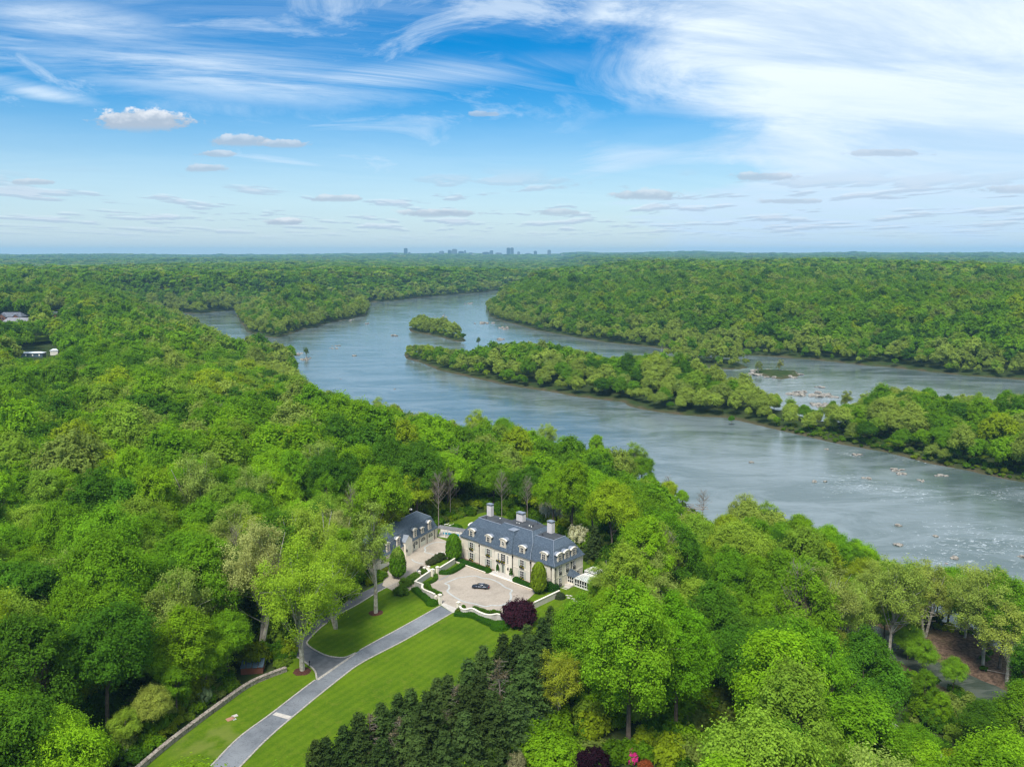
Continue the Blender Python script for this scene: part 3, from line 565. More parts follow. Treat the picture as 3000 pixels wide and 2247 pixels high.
# entrance
dr = MB(); dr.box(16.95, 17.35, -.93, -.9, -.25, 2.3, 0); dr.box(17.0, 19.1, -.99, -.9, 2.35, 2.5, 1); dr.box(16.82, 17.0, -1.0, -.9, -.25, 2.5, 1); dr.box(19.05, 19.22, -1.0, -.9, -.25, 2.5, 1)
dr.build('door_surround', [MT['stone'], MT['stonelight']], house)
dd = MB().box(17.0, 19.05, -.96, -.9, -.25, 2.35).build('door', MT['glass'], house)
MB().box(17.05, 17.75, -1.02, -.96, -.2, 2.25).box(18.3, 19.0, -1.02, -.96, -.2, 2.25).build('door_leaf', MT['shutter'], dd)
for x in (15.7, 20.3):
    MB().box(x - .06, x + .06, -1.25, -.9, 2.0, 2.06).rings([rect(x - .1, x + .1, -1.3, -1.1, 1.2), rect(x - .2, x + .2, -1.4, -1.0, 1.75), [(x, -1.2, 2.02)] * 4], True).build('wall_lantern', MT['iron'], house)
# dormers
def curvy(cx, w, z0, z1):                     # waisted stone surround, outline seen from the front
    hw = w / 2; h = z1 - z0; L_ = []
    prof = [(1.12, 0), (1.10, .10), (.96, .28), (.88, .5), (.88, .72), (.98, .80)]
    R_ = [(cx + hw * a, z0 + h * b) for a, b in prof]; Tp = [(cx + hw * 1.0 * math.cos(t), z0 + h * .80 + h * .20 * math.sin(t)) for t in np.linspace(.25, math.pi - .25, 9)]
    L_ = [(cx - hw * a, z0 + h * b) for a, b in prof][::-1]
    return R_ + Tp + L_
def arch(cx, hw, z, rise, th, n=9):
    up = [(cx + hw * math.cos(t), z + rise * math.sin(t)) for t in np.linspace(0, math.pi, n)]
    lo = [(cx + (hw - th) * math.cos(t), z + (rise - th) * math.sin(t)) for t in np.linspace(math.pi, 0, n)]
    return up + lo
dorm_cache = {}
def dormer(parent, x, y, z, rot=0.0, w=2.5, h=3.1, back=2.3, oval=False, name='dormer'):
    key = (w, h, back, oval)
    if key not in dorm_cache:
        a = MB(); a.yprism(curvy(0, w, 0, h), -.0, .35)
        a.box(-w * .56, w * .56, -.06, .4, -.12, .1)
        hd = MB(); n = 10; T = np.linspace(0, math.pi, n); pts = [(w * .62 * math.cos(t), h * .82 + h * .24 * math.sin(t)) for t in T]; pi_ = [(w * .62 * .86 * math.cos(t), h * .82 + (h * .24 - .17) * math.sin(t)) for t in T]
        vs = [(p[0], -.18, p[1]) for p in pts] + [(p[0], -.18, p[1]) for p in pi_] + [(p[0], .4, p[1]) for p in pts] + [(p[0], .4, p[1]) for p in pi_]
        fs = []
        for i in range(n - 1): fs += [(i, i + 1, n + i + 1, n + i), (2 * n + i, 2 * n + i + 1, i + 1, i), (n + i, n + i + 1, 3 * n + i + 1, 3 * n + i)]
        hd.add(vs, fs); hood = hd.mesh('hood')
        rf = MB(); R0 = [(p[0] * .98, .36, p[1] - .01) for p in pts]; R1 = [(p[0] * .7, back + .5, p[1] - .1) for p in pts]
        rf.add(R0 + R1, [(i, i + 1, n + i + 1, n + i) for i in range(n - 1)][::1])
        ck = MB(); ck.box(-w * .43, -w * .36, .3, back, .25, h * .84); ck.box(w * .36, w * .43, .3, back, .25, h * .84)
        if oval:
            gl = MB(); m = 16; gl.yprism([(.5 * math.cos(2 * math.pi * i / m), 1.55 + .72 * math.sin(2 * math.pi * i / m)) for i in range(m)], -.03, .02)
            fr = MB()
            for i in range(m):
                t0, t1 = 2 * math.pi * i / m, 2 * math.pi * (i + 1) / m; fr.tube((.54 * math.cos(t0), -.04, 1.55 + .77 * math.sin(t0)), (.54 * math.cos(t1), -.04, 1.55 + .77 * math.sin(t1)), .06, .06, 4)
            fr.box(-.03, .03, -.06, -.03, .85, 2.25); fr.box(-.48, .48, -.06, -.03, 1.52, 1.58)
        else:
            ww = w * .235; gl = MB().box(-ww, ww, -.05, .01, .36, h * .80); fr = MB()
            for xx in (-ww - .05, -.03, ww - .03): fr.box(xx, xx + .06, -.08, -.04, .36, h * .80)
            for k in range(4): zz = .36 + k * (h * .80 - .36) / 3; fr.box(-ww, ww, -.075, -.04, zz - .02, zz + .03)
        P_ = [a.mesh('dormer'), hood, rf.mesh('dormer_roof'), ck.mesh('dormer_cheek'), gl.mesh('dormer_pane'), fr.mesh('dormer_frame')]
        for m_, k in zip(P_, ('dormstone', 'stonelight', 'lead', 'slate', 'glass', 'trim')): m_.materials.append(MT[k])
        dorm_cache[key] = P_
    P_ = dorm_cache[key]
    o = mobj(name, P_[0], MT['stone'], parent); o.location = (x, y, z); o.rotation_euler = (0, 0, rot)
    for m_, nm in zip(P_[1:], ('hood', 'dormer_roof', 'dormer_cheek', 'dormer_pane', 'dormer_frame')): mobj(nm, m_, MT['stone'], o)
    return o
for x in (2.55, 10.8, 25.5, 34.05): dormer(house, x, -.25 if 7 < x < 29 else .15, 7.15)
dormer(house, 17.75, -.75, 7.75, oval=True, w=2.5, h=3.0)
for y in (2.9, 6.3, 9.7): dormer(house, 38.25, y, 7.2, math.pi / 2)
dormer(house, -1.85, 4.5, 7.2, -math.pi / 2); dormer(house, -1.85, 9.5, 7.2, -math.pi / 2)
# chimneys
for (x, y, w_, d_, z0, z1) in ((1.6, 10.1, 1.9, 1.4, 12, 16.5), (14.7, 11.2, 2.7, 1.7, 12.9, 16.1), (27.8, 10.9, 1.9, 1.6, 12, 16.2)):
    c = MB().box(x - w_ / 2, x + w_ / 2, y - d_ / 2, y + d_ / 2, z0, z1 - .75).build('chimney', MT['chim'], house)
    cp = MB(); nn = 3 if w_ < 2.2 else 4
    for k in range(nn):
        xx = x - w_ / 2 + (k + .0) * (w_ - .22) / (nn - 1)
        for yy in (y - d_ / 2, y + d_ / 2 - .22): cp.box(xx, xx + .22, yy, yy + .22, z1 - .75, z1 - .18)
    for yy in (y - .1,):
        for xx in (x - w_ / 2, x + w_ / 2 - .22): cp.box(xx, xx + .22, yy, yy + .22, z1 - .75, z1 - .18)
    cp.box(x - w_ / 2 - .08, x + w_ / 2 + .08, y - d_ / 2 - .08, y + d_ / 2 + .08, z1 - .18, z1); cp.build('chimney_cap', MT['lead'], c)
for (x, y, z, r, hh, mk) in ((2.5, 7.3, 12.3, .3, .35, 'iron'), (6.5, 9.8, 12.3, .28, .3, 'trim'), (15.4, 8.4, 13.2, .2, .25, 'trim'), (16.4, 8.4, 13.2, .2, .25, 'trim'), (20.4, 8.9, 13.2, .25, .3, 'trim'), (21.3, 9.6, 13.2, .3, .4, 'iron'), (21.6, 8.6, 13.2, .22, .28, 'trim'), (25.2, 8.8, 12.3, .28, .3, 'trim'), (27.4, 7.3, 12.3, .28, .35, 'iron'), (21.2, 12.0, 13.2, .08, 1.4, 'iron')):
    MB().cyl(x, y, z, z + hh * .6, r * .6).cyl(x, y, z + hh * .6, z + hh, r, r * .75).build('roof_vent', MT[mk], house)
# entrance terrace, steps, planting kerb
ter = tag(empty('entrance_steps', (*HO, 0), HA), 'broad pale stone steps and landing before the front door', 'steps')
MB().box(14.6, 24.2, -3.3, -.9, G - .3, -.27).build('landing', MT['conc'], ter)
for k in range(2): MB().box(14.2 - .35 * k, 24.6 + .35 * k, -3.3 - .42 * (k + 1), -3.3 - .42 * k, G - .3, -.27 - .11 * (k + 1)).build('step', MT['stonelight'], ter)
for x0, x1, lb in ((-2.5, 13.9, 'low stone kerb of the long planting bed by the steps'), (24.9, 34.6, 'low stone kerb of the planting bed by the columnar tree')):
    e = empty('bed_kerb', (*HO, 0), HA); tag(e, lb, 'kerb')
    MB().box(x0, x1, -4.9, -4.7, G, G + .42).build('kerb_face', MT['stone'], e); MB().box(x0, x1, -5.0, -4.62, G + .42, G + .52).build('coping', MT['stonelight'], e)
    tag(poly_sheet('bed_soil', [lw(HO, HA, a, b) for a, b in ((x0, -4.7), (x1, -4.7), (x1, 0), (x0, 0))], G + .06, MT['soil']), 'bare soil of the bed beneath the mansion windows', 'soil', kind='structure')
# ------------------------------------------------------------------ conservatory on the gable side
cons = tag(empty('conservatory', (*HO, 0), HA), 'white framed glass conservatory against the end wall of the mansion', 'conservatory')
MB().box(38.45, 41.0, 4.9, 9.8, -1.4, -.15).build('landing', MT['conc'], cons)
v = MB()                                       # lobby with slate cap
v.box(38.45, 40.9, 6.3, 9.3, -.15, .3); v.build('lobby_plinth', MT['stonelight'], cons)
MB().box(38.45, 40.8, 6.4, 9.2, .3, 2.1).build('lobby_glass', MT['glass'], cons)
fr = MB()
for xx in (38.5, 39.2, 40.0, 40.8): fr.box(xx - .06, xx + .06, 6.3, 6.4, .3, 2.2)
for yy in (6.4, 7.3, 8.2, 9.2): fr.box(40.8, 40.9, yy - .06, yy + .06, .3, 2.2)
fr.box(38.45, 40.95, 6.28, 6.42, 2.1, 2.25); fr.box(40.78, 40.95, 6.3, 9.3, 2.1, 2.25); fr.box(38.45, 40.95, 6.28, 6.4, 1.15, 1.25); fr.build('lobby_frame', MT['trim'], cons)
MB().rings([rect(38.45, 41.1, 6.1, 9.5, 2.25), rect(38.45, 41.1, 6.1, 9.5, 2.35), [(38.5, 7.4, 4.0), (38.9, 7.4, 4.0), (38.9, 8.0, 4.0), (38.5, 8.0, 4.0)]], True).build('lobby_roof', MT['slate'], cons)
MT['glassroof'] = pbr('glass_roof', (.27, .31, .28), .2, spec=.6, var=.4, vscale=.6)
for (x0, x1, y0, y1, z0, z1, zr, nm) in ((41.0, 47.5, 6.6, 12.2, -1.0, 1.9, 3.2, 'main_bay'), (40.6, 45.0, 12.2, 16.0, .2, 2.6, 3.7, 'rear_bay')):
    MB().box(x0, x1, y0, y1, -3.2, z0 + .8).build(nm + '_plinth', MT['trim'], cons); MB().box(x0 + .1, x1 - .1, y0 + .1, y1 - .1, z0 + .8, z1).build(nm + '_glazing', MT['glass'], cons)
    fr = MB(); k = 0; xx = x0
    while xx <= x1 + .01: fr.box(xx - .09, xx + .09, y0, y0 + .14, z0 + .8, z1); fr.box(xx - .09, xx + .09, y1 - .14, y1, z0 + .8, z1); xx += (x1 - x0) / 7
    yy = y0
    while yy <= y1 + .01: fr.box(x0, x0 + .14, yy - .09, yy + .09, z0 + .8, z1); fr.box(x1 - .14, x1, yy - .09, yy + .09, z0 + .8, z1); yy += (y1 - y0) / 5
    for zz in (z0 + 1.5,): fr.box(x0 - .02, x1 + .02, y0 - .02, y0 + .1, zz, zz + .1)
    fr.box(x0 - .12, x1 + .12, y0 - .12, y1 + .12, z1, z1 + .2); fr.build(nm + '_frame', MT['trim'], cons)
    ix, iy = min((x1 - x0), (y1 - y0)) * .42, min((x1 - x0), (y1 - y0)) * .42
    lo = rect(x0, x1, y0, y1, z1 + .2); hi = rect(x0 + ix, x1 - ix, y0 + iy, y1 - iy, zr); MB().rings([lo, hi], True).build(nm + '_roof', MT['glassroof'], cons)
    bars = MB()
    for s_ in range(4):
        a0, a1, b0, b1 = map(np.array, (lo[s_], lo[(s_ + 1) % 4], hi[s_], hi[(s_ + 1) % 4])); n = 9
        for k in range(n + 1): bars.tube(a0 + (a1 - a0) * k / n + (0, 0, .05), b0 + (b1 - b0) * k / n + (0, 0, .05), .075, .075, 4)
        bars.tube(b0 + (0, 0, .05), b1 + (0, 0, .05), .1, .1, 4)
    bars.build(nm + '_bars', MT['trim'], cons)
st = tag(empty('garden_steps', (*HO, 0), HA), 'grey stone steps going down from the conservatory to the lawn', 'steps')
for k in range(5): MB().box(38.9 + .0 * k, 41.0, 4.9 - .42 * (k + 1), 4.9 - .42 * k, -1.6, -.25 - .09 * (k + 1) if k < 4 else -.56).build('step', MT['conc'], st)
for i, (px, py) in enumerate(((1662, 1744), (1672, 1745), (1666, 1751), (1679, 1754), (1684, 1760), (1692, 1762), (1697, 1766))):
    x, y = un(px, py); s_ = tag(empty('stepping_stone', (x, y, G), HA + .1 * i), 'pale flagstone of the path from the garden steps, %s along it' % ('first', 'second', 'third', 'fourth', 'fifth', 'sixth', 'seventh')[i], 'stepping stone', 'stepping stones below the conservatory')
    MB().prism([(-.5, -.3), (.45, -.33), (.52, .25), (-.4, .33)], 0, .07).build('slab', MT['conc'], s_)
# ------------------------------------------------------------------ the carriage house
GO = (-26.9, 285.4); GA = math.radians(63.0)
gar = tag(empty('carriage_house', (*GO, 0), GA), 'long slate roofed garage wing with arched pale doors', 'carriage house')
GL = -37.5
MB().box(GL, 0, 0, 11.5, -1.5, 3.35).build('wall', MT['ashlar'], gar)
MB().rings([rect(GL - .4, .4, -.4, 11.9, 3.15), rect(GL - .4, .4, -.4, 11.9, 3.28), rect(GL + .05, -.05, .05, 11.4, 3.9), rect(GL + 1.3, -1.3, 1.6, 9.9, 7.4), [(GL + 4.6, 5.9, 9.5), (-3.9, 5.9, 9.5), (-3.9, 6.1, 9.5), (GL + 4.6, 6.1, 9.5)]], True, capb=True).build('roof', MT['slate'], gar)
cg = MB(); cg.box(GL, .15, -.15, 0, 2.9, 3.12); cg.box(0, .15, 0, 11.5, 2.9, 3.12); cg.build('cornice', MT['stonelight'], gar)
gf = MB(); gf.tube((GL + 4.6, 6, 9.52), (-3.9, 6, 9.52), .09, .09, 4); gf.tube((-3.9, 6, 9.52), (-1.3, 1.6, 7.42), .07, .07, 4); gf.build('ridge_flashing', MT['lead'], gar)
def archpts(hw, z0, zs, rise, n=9): return [(-hw, z0), (hw, z0), (hw, zs)] + [(hw * math.cos(t), zs + rise * math.sin(t)) for t in np.linspace(.15, math.pi - .15, n)] + [(-hw, zs)]
MT['gdoor'] = pbr('garage_door_paint', (.68, .66, .54), .6)
for x in (-4.25, -9.1, -13.9, -28.0, -32.5):
    d = MB().yprism(archpts(1.72, G, 1.9, .75), -.05, 0).build('garage_door', MT['gdoor'], gar); d.location = (x, 0, 0)
    s_ = MB()
    for k in range(10):
        t0, t1 = math.pi * k / 10, math.pi * (k + 1) / 10; s_.tube((1.85 * math.cos(t0), -.06, 1.9 + .85 * math.sin(t0)), (1.85 * math.cos(t1), -.06, 1.9 + .85 * math.sin(t1)), .13, .13, 4)
    s_.box(-1.98, -1.74, -.12, -.02, G, 1.95); s_.box(1.74, 1.98, -.12, -.02, G, 1.95); s_.build('door_arch', MT['stonelight'], d)
    for sx in (-1, 1):
        s2 = MB(); pts = [(sx * .12, 1.15), (sx * 1.35, 1.15), (sx * 1.35, 1.75), (sx * 1.0, 2.15), (sx * .5, 2.38), (sx * .12, 2.42)]
        if sx < 0: pts = pts[::-1]
        s2.yprism(pts, -.07, -.04, 0)
        for zz in (1.5, 1.85): s2.box(min(sx * .12, sx * 1.3), max(sx * .12, sx * 1.3), -.085, -.06, zz, zz + .07, 1)
        s2.build('door_window', [MT['glass'], MT['gdoor']], d)
pg = MB(); pg.box(-21.2, -17.1, -.95, .4, -1.5, 4.6); pg.yprism([(-21.2, 4.6), (-17.1, 4.6), (-19.15, 6.2)], -.95, .4); pg.build('porch_gable', MT['stonelight'], gar)
MB().add([(-21.5, -1.1, 4.5), (-19.15, -1.1, 6.4), (-16.8, -1.1, 4.5), (-21.5, 3.4, 4.5), (-19.15, 3.4, 6.4), (-16.8, 3.4, 4.5)], [(0, 1, 4, 3), (1, 2, 5, 4)]).build('porch_roof', MT['lead'], gar)
pd = MB().yprism([(-1.3 + 0, G), (1.3, G), (1.3, 2.0), (.9, 2.65), (0, 2.9), (-.9, 2.65), (-1.3, 2.0)], -.05, 0).build('porch_door', MT['gdoor'], gar); pd.location = (-19.1, -.96, 0)
for x in (-20.8, -16.4): MB().rings([rect(x - .1, x + .1, -1.35, -1.15, 1.0), rect(x - .22, x + .22, -1.47, -1.03, 1.7), [(x, -1.25, 2.0)] * 4], True).box(x - .05, x + .05, -1.3, -.02 if x > -17 else -.95, 2.0, 2.06).build('wall_lantern', MT['iron'], gar)
for x in (-4.5, -13.75, -23.7, -29.5, -34.5): dormer(gar, x, .05, 3.75, w=1.9, h=3.2, back=1.9)
dormer(gar, -9.1, .1, 3.9, w=1.8, h=2.1, back=1.2, oval=False)
for x in (-2.0, -6.9, -11.9, -16.5): MB().cyl(x + .25, -.12, -1, 3.1, .08, n=6).build('downpipe', MT['iron'], gar)
for (x, r) in ((-3.5, .55), (-10.5, .6), (-20.0, .7)):
    MB().box(x - .5, x + .5, 8.2, 9.2, 7.8, 9.5).build('roof_stack', MT['iron'], gar); MB().cyl(x, 8.7, 9.5, 9.75, r, r, 12).cyl(x, 8.7, 9.75, 10.0, r, .15, 12).build('stack_cap', MT['trim'], gar)
# ------------------------------------------------------------------ pergola and pool
pp0, pp1 = un(1279, 1545, 2.6), un(1362, 1558, 2.6); dx, dy = pp1[0] - pp0[0], pp1[1] - pp0[1]; pl = math.hypot(dx, dy) + 4; pa = math.atan2(dy, dx)
per = tag(empty('pergola', (*pp0, G), pa), 'slatted pergola bridging the carriage house and the mansion', 'pergola')
MT['greywood'] = pbr('grey_timber', (.34, .33, .34), .85, var=.15)
for k in range(6):
    for yy in (0.1, 2.3): MB().cyl(.3 + k * (pl - .6) / 5, yy, 0, 2.9, .14, n=8).build('column', MT['trim'], per)
MB().box(-.2, pl, 0, .2, 2.9, 3.12).box(-.2, pl, 2.2, 2.4, 2.9, 3.12).build('beam', MT['greywood'], per)
sl_ = MB(); x = 0
while x < pl: sl_.box(x, x + .14, -.45, 2.85, 3.13, 3.3); x += .34
sl_.build('rafters', MT['greywood'], per)
MT['pool'] = pbr('pool_water', (.05, .42, .55), .1, spec=.5)
pool = tag(empty('swimming_pool', (0, 0, G)), 'turquoise swimming pool beyond the pergola', 'pool')
pw = [un(*p) for p in ((1298, 1564), (1346, 1571), (1348, 1566), (1300, 1559))]
pw2 = [un(*p) for p in ((1282, 1572), (1352, 1582), (1362, 1552), (1294, 1546))]
poly_sheet('pool_surround', pw2, .03, MT['conc'], pool); poly_sheet('pool_surface', pw, .07, MT['pool'], pool)
for i, (px, py) in enumerate(((1308, 1538), (1322, 1540))):
    x, y = un(px, py); c = tag(empty('lounger', (x, y, G), .3), 'white garden lounger on the grass by the pool, %s the pergola' % ('farther along' if i else 'nearer the hedge and'), 'lounger')
    MB().box(-.9, .5, -.32, .32, .28, .36).add([(.5, -.32, .36), (.5, .32, .36), (1.0, .32, .8), (1.0, -.32, .8)], [(0, 1, 2, 3), (3, 2, 1, 0)]).build('seat', MT['trim'], c); lg = MB()
    for a in (-.8, .4):
        for b in (-.28, .28): lg.box(a, a + .06, b, b + .06, 0, .28)
    lg.build('legs', MT['trim'], c)
# ------------------------------------------------------------------ court walls, piers, gates
def court_wall(pts, label, h=2.0, w=.42, sharp=False):
    p = spline(pts, .6) if not sharp else np.array(pts)
    if sharp:
        q_ = [np.array(p[0])]
        for a, b in zip(p, p[1:]):
            k = max(2, int(np.linalg.norm(np.array(b) - a) / 1.0)); q_ += [np.array(a) + (np.array(b) - a) * j / k for j in range(1, k + 1)]
        p = np.array(q_)
    e = tag(empty('court_wall', (0, 0, 0)), label, 'wall')
    sweep(p, [(-w / 2, G - .6), (w / 2, G - .6), (w / 2, G + h - .2), (-w / 2, G + h - .2)][::-1], 'wall_face', MT['render'], e)
    sweep(p, [(-w / 2 - .09, G + h - .2), (w / 2 + .09, G + h - .2), (w / 2 + .09, G + h - .06), (w * .2, G + h), (-w * .2, G + h), (-w / 2 - .09, G + h - .06)][::-1], 'coping', MT['stonelight'], e)
    return e
ZT = G + 2.0
court_wall(uns([(1287, 1662), (1300, 1654), (1315, 1645), (1332, 1634)], ZT), 'pale rendered court wall running from the side gate to the mansion', sharp=True)
court_wall(uns([(1266, 1667), (1240, 1684), (1216, 1701), (1229, 1706), (1239, 1710)], ZT), 'pale court wall with a square corner next to the side gate', sharp=True)
court_wall(uns([(1239, 1710), (1236.5, 1715), (1238, 1722), (1249, 1728), (1262, 1733), (1274, 1739)], ZT), 'pale court wall with a curved return left of the court gate')
court_wall(uns([(1347, 1774), (1352, 1780.5), (1365, 1783), (1383, 1780), (1403, 1790), (1421, 1797), (1439, 1799), (1457, 1796), (1470, 1800), (1488, 1799)], ZT), 'pale serpentine court wall below the purple maple side of the gate')
court_wall(uns([(1488, 1799), (1564, 1763), (1639, 1728)], ZT), 'straight pale court wall from the purple maple to the mansion end', sharp=True)
def pier(px, py, label, h=2.6, w=.8, cap=True):
    x, y = un(px, py, G + h); e = tag(empty('gate_pier', (x, y, G), HA), label, 'pier')
    MB().box(-w / 2, w / 2, -w / 2, w / 2, -.3, h - .25).build('shaft', MT['stonelight'], e)
    MB().rings([rect(-w / 2 - .12, w / 2 + .12, -w / 2 - .12, w / 2 + .12, h - .25), rect(-w / 2 - .12, w / 2 + .12, -w / 2 - .12, w / 2 + .12, h - .1), rect(-w * .2, w * .2, -w * .2, w * .2, h + .12)], True, capb=True).build('cap', MT['stonelight'], e); return e
pier(1289, 1740, 'square stone gate pier on the sycamore side of the court gate', 3.0); pier(1343, 1762, 'square stone gate pier where the serpentine wall begins', 3.0)
pier(1281.5, 1659, 'square stone pier beside the iron side gate, mansion side', 2.5); pier(1267.5, 1666, 'square stone pier beside the iron side gate, garden side', 2.5)
pier(1243, 1661, 'slim stone post at the foot of the service steps', 1.9, .55); pier(1256, 1658, 'slim stone post opposite, on the shrub bed side of the service steps', 1.6, .5); pier(1229, 1672, 'low stone post next to the utility cabinets', 1.6, .5)
x, y = un(1279, 1676); g_ = tag(empty('side_gate', (x, y, G), math.radians(25)), 'black iron gate standing open at the side of the court', 'gate'); gm = MB()
for k in range(9): gm.box(-.75 + k * .18, -.72 + k * .18, -.02, .02, .1, 1.9)
gm.box(-.78, .78, -.03, .03, .1, .16); gm.box(-.78, .78, -.03, .03, 1.8, 1.9); gm.build('bars', MT['iron'], g_)
sc1 = tag(empty('wall_scroll', (*un(1276, 1744, ZT), G), HA), 'carved stone scroll ending the curved wall at the gate', 'scroll')
MB().rings([[(.32 * math.cos(t) * 1.0, -.3, 1.6 + .45 * math.sin(t)) for t in np.linspace(0, 2 * math.pi, 13)[:-1]], [(.32 * math.cos(t), .3, 1.6 + .45 * math.sin(t)) for t in np.linspace(0, 2 * math.pi, 13)[:-1]]], True, capb=True).build('volute', MT['stonelight'], sc1)
MB().box(-.3, .3, -.25, .25, 0, 1.3).build('base', MT['stonelight'], sc1)
ss = tag(empty('service_steps', (*un(1252, 1672), G), HA), 'low stone steps between the two courts', 'steps')
for k in range(3): MB().box(-1.6 + .5 * k, 2.4, -1.3, 1.3, 0, .16 * (k + 1)).build('step', MT['stonelight'], ss)
for i, (px, py, s_) in enumerate(((1227, 1678, .5), (1233, 1682, .45))):
    e = tag(empty('utility_cabinet', (*un(px, py), G), HA), ('grey utility cabinet with rounded lid by the service court', 'smaller grey utility cabinet against the low post')[i], 'cabinet'); MB().box(-s_, s_, -s_ * .8, s_ * .8, 0, 1.1).build('case', MT['lead'], e); MB().cyl(0, 0, 1.1, 1.2, s_ * .7, s_ * .6, 12).build('fan_cover', MT['iron'], e)
hb = tag(empty('balustrade', (*un(1297, 1626), G), math.radians(20)), 'white stone balustrade behind the columnar tree', 'balustrade')
for k in range(7): MB().cyl(-1.8 + k * .6, 0, .2, .9, .11, .09, 8).build('baluster', MT['trim'], hb)
MB().box(-2.1, 2.1, -.18, .18, .9, 1.05).box(-2.1, 2.1, -.18, .18, 0, .2).build('rail', MT['trim'], hb)
# stone wall by the wood
swp = spline(uns([(330, 2310), (402, 2247), (507, 2160), (633, 2066), (724, 2002), (784, 1974), (838, 1954)], G + 1.0), 1.0)
sw = tag(empty('stone_wall', (0, 0, 0)), 'curved dry rubble stone wall between the wood and the lawn', 'stone wall')
sweep(swp, [(-.45, G - .4), (.45, G - .4), (.42, G + .95), (-.42, G + .95)][::-1], 'wall_face', MT['rubble'], sw); sweep(swp, [(-.52, G + .95), (.52, G + .95), (.5, G + 1.1), (-.5, G + 1.1)][::-1], 'coping', MT['rubble'], sw)
# slabs on the lawn, mulch rings, hives
MT['redslab'] = pbr('red_slab', (.38, .20, .13), .9)
for (px, py, s_, mk, lb) in ((675, 2106, .85, 'redslab', 'flat reddish cover slab in the strip of lawn'), (688, 2097, .6, 'conc', 'pale square cover slab, the larger of the two next to the reddish one'), (687, 2107, .36, 'band', 'tiny pale cover slab beside the reddish one')):
    e = tag(empty('cover_slab', (*un(px, py), G), .7), lb, 'cover slab', 'cover slabs in the lawn'); MB().prism([(-s_, -s_ * .8), (s_, -s_ * .8), (s_, s_ * .8), (-s_, s_ * .8)], 0, .1).build('slab', MT[mk], e)

for (px, py, r, lb) in ((885, 1966, 2.2, 'round bed of brown mulch under the fork sycamore'), (1101, 1795, 2.1, 'round bed of brown mulch under the lone lawn sycamore')):
    x, y = un(px, py); rn = random.Random(px); pts = [(r * rn.uniform(.9, 1.08) * math.cos(t), r * rn.uniform(.9, 1.08) * math.sin(t)) for t in np.linspace(0, 2 * math.pi, 25)[:-1]]
    m_ = MB(); m_.rings([[(a, b, 0) for a, b in pts], [(a * .8, b * .8, .18) for a, b in pts], [(a * .3, b * .3, .32) for a, b in pts]], True); o = m_.build('mulch_ring', MT['mulch']); o.location = (x, y, G); tag(o, lb, 'mulch bed')
MT['bluebox'] = pbr('blue_painted_sheet', (.065, .10, .13), .6, var=.2, vscale=2); MT['redwood'] = pbr('red_brown_boards', (.16, .06, .035), .9)
shed = tag(empty('garden_shed', (*un(741, 1966), G), math.radians(8)), 'small dark shed with grey blue roof panels in the trees by the stone wall', 'shed')
MB().box(-2.6, 2.6, -1.4, 1.4, 0, 1.7).build('wall', MT['redwood'], shed)
for k in range(4): MB().add([(-2.7 + 1.4 * k, -1.6, 1.65 + .07 * (k % 2)), (-1.45 + 1.4 * k, -1.6, 1.65 + .07 * (k % 2)), (-1.45 + 1.4 * k, 1.6, 2.5 + .1 * (k % 2)), (-2.7 + 1.4 * k, 1.6, 2.5 + .1 * (k % 2))], [(0, 1, 2, 3)]).build('roof_panel', MT['bluebox'], shed)
x, y = un(907, 1950); pb = tag(empty('post_box', (x, y, G)), 'small black post at the curve of the kerb by the fork', 'post'); MB().cyl(0, 0, 0, 1.0, .09).cyl(0, 0, 1.0, 1.3, .22, .16).build('head', MT['iron'], pb)
# planters with topiary by the door
# ------------------------------------------------------------------ foliage
def leaf_quads(C, Nn, size, rng, aspect=.62):
    n = len(C); t = np.cross(Nn, rng.normal(size=(n, 3))); t /= np.linalg.norm(t, axis=1)[:, None] + 1e-9; b = np.cross(Nn, t)
    s = (size * rng.uniform(.65, 1.25, n))[:, None]; a = t * s; b = b * s * aspect
    V = np.stack([C - a, C - b * .9 + a * .1, C + a, C + b * 1.1 + a * .1], 1).reshape(-1, 3)
    return V
def unit(v): return v / (np.linalg.norm(v, axis=1)[:, None] + 1e-9)
def clump_leaves(rng, cen, rad, nt, k, size, flat=.8, upb=.35, spread=.17, coh=1.0):
    out = []; tone = []; mid_ = np.mean(cen, 0); big_ = np.abs(cen - mid_).max() + 1e-6
    for c, r in zip(cen, rad):
        d = rng.normal(size=(nt, 3)); d[:, 2] += upb; d = unit(d); tc = c + d * (r * rng.uniform(.55, 1.26, nt))[:, None] * (1, 1, flat)
        tn = rng.uniform(.15, .85) * .5 + rng.uniform(0, 1, nt) * .5
        off = rng.normal(size=(nt, k, 3)) * r * spread + d[:, None, :] * rng.normal(size=(nt, k, 1)) * r * spread
        p = tc[:, None, :] + off; nn = d[:, None, :] * coh + (c - mid_) / big_ * .5 + (0, 0, .5) + rng.normal(size=(nt, k, 3)) * .5
        out.append((p.reshape(-1, 3), unit(nn.reshape(-1, 3)))); tone.append(np.repeat(np.clip(tn[:, None] + rng.normal(0, .10, (nt, k)), 0, 1).ravel(), 4))
    C = np.concatenate([o[0] for o in out]); Nn = np.concatenate([o[1] for o in out])
    return leaf_quads(C, Nn, size, rng), np.concatenate(tone)
def leafmesh(name, V, tone, m):
    me = npmesh(name, V, np.arange(len(V)), 4); at = me.attributes.new('tone', 'FLOAT', 'POINT'); at.data.foreach_set('value', tone.astype(np.float32)); me.materials.append(m); return me
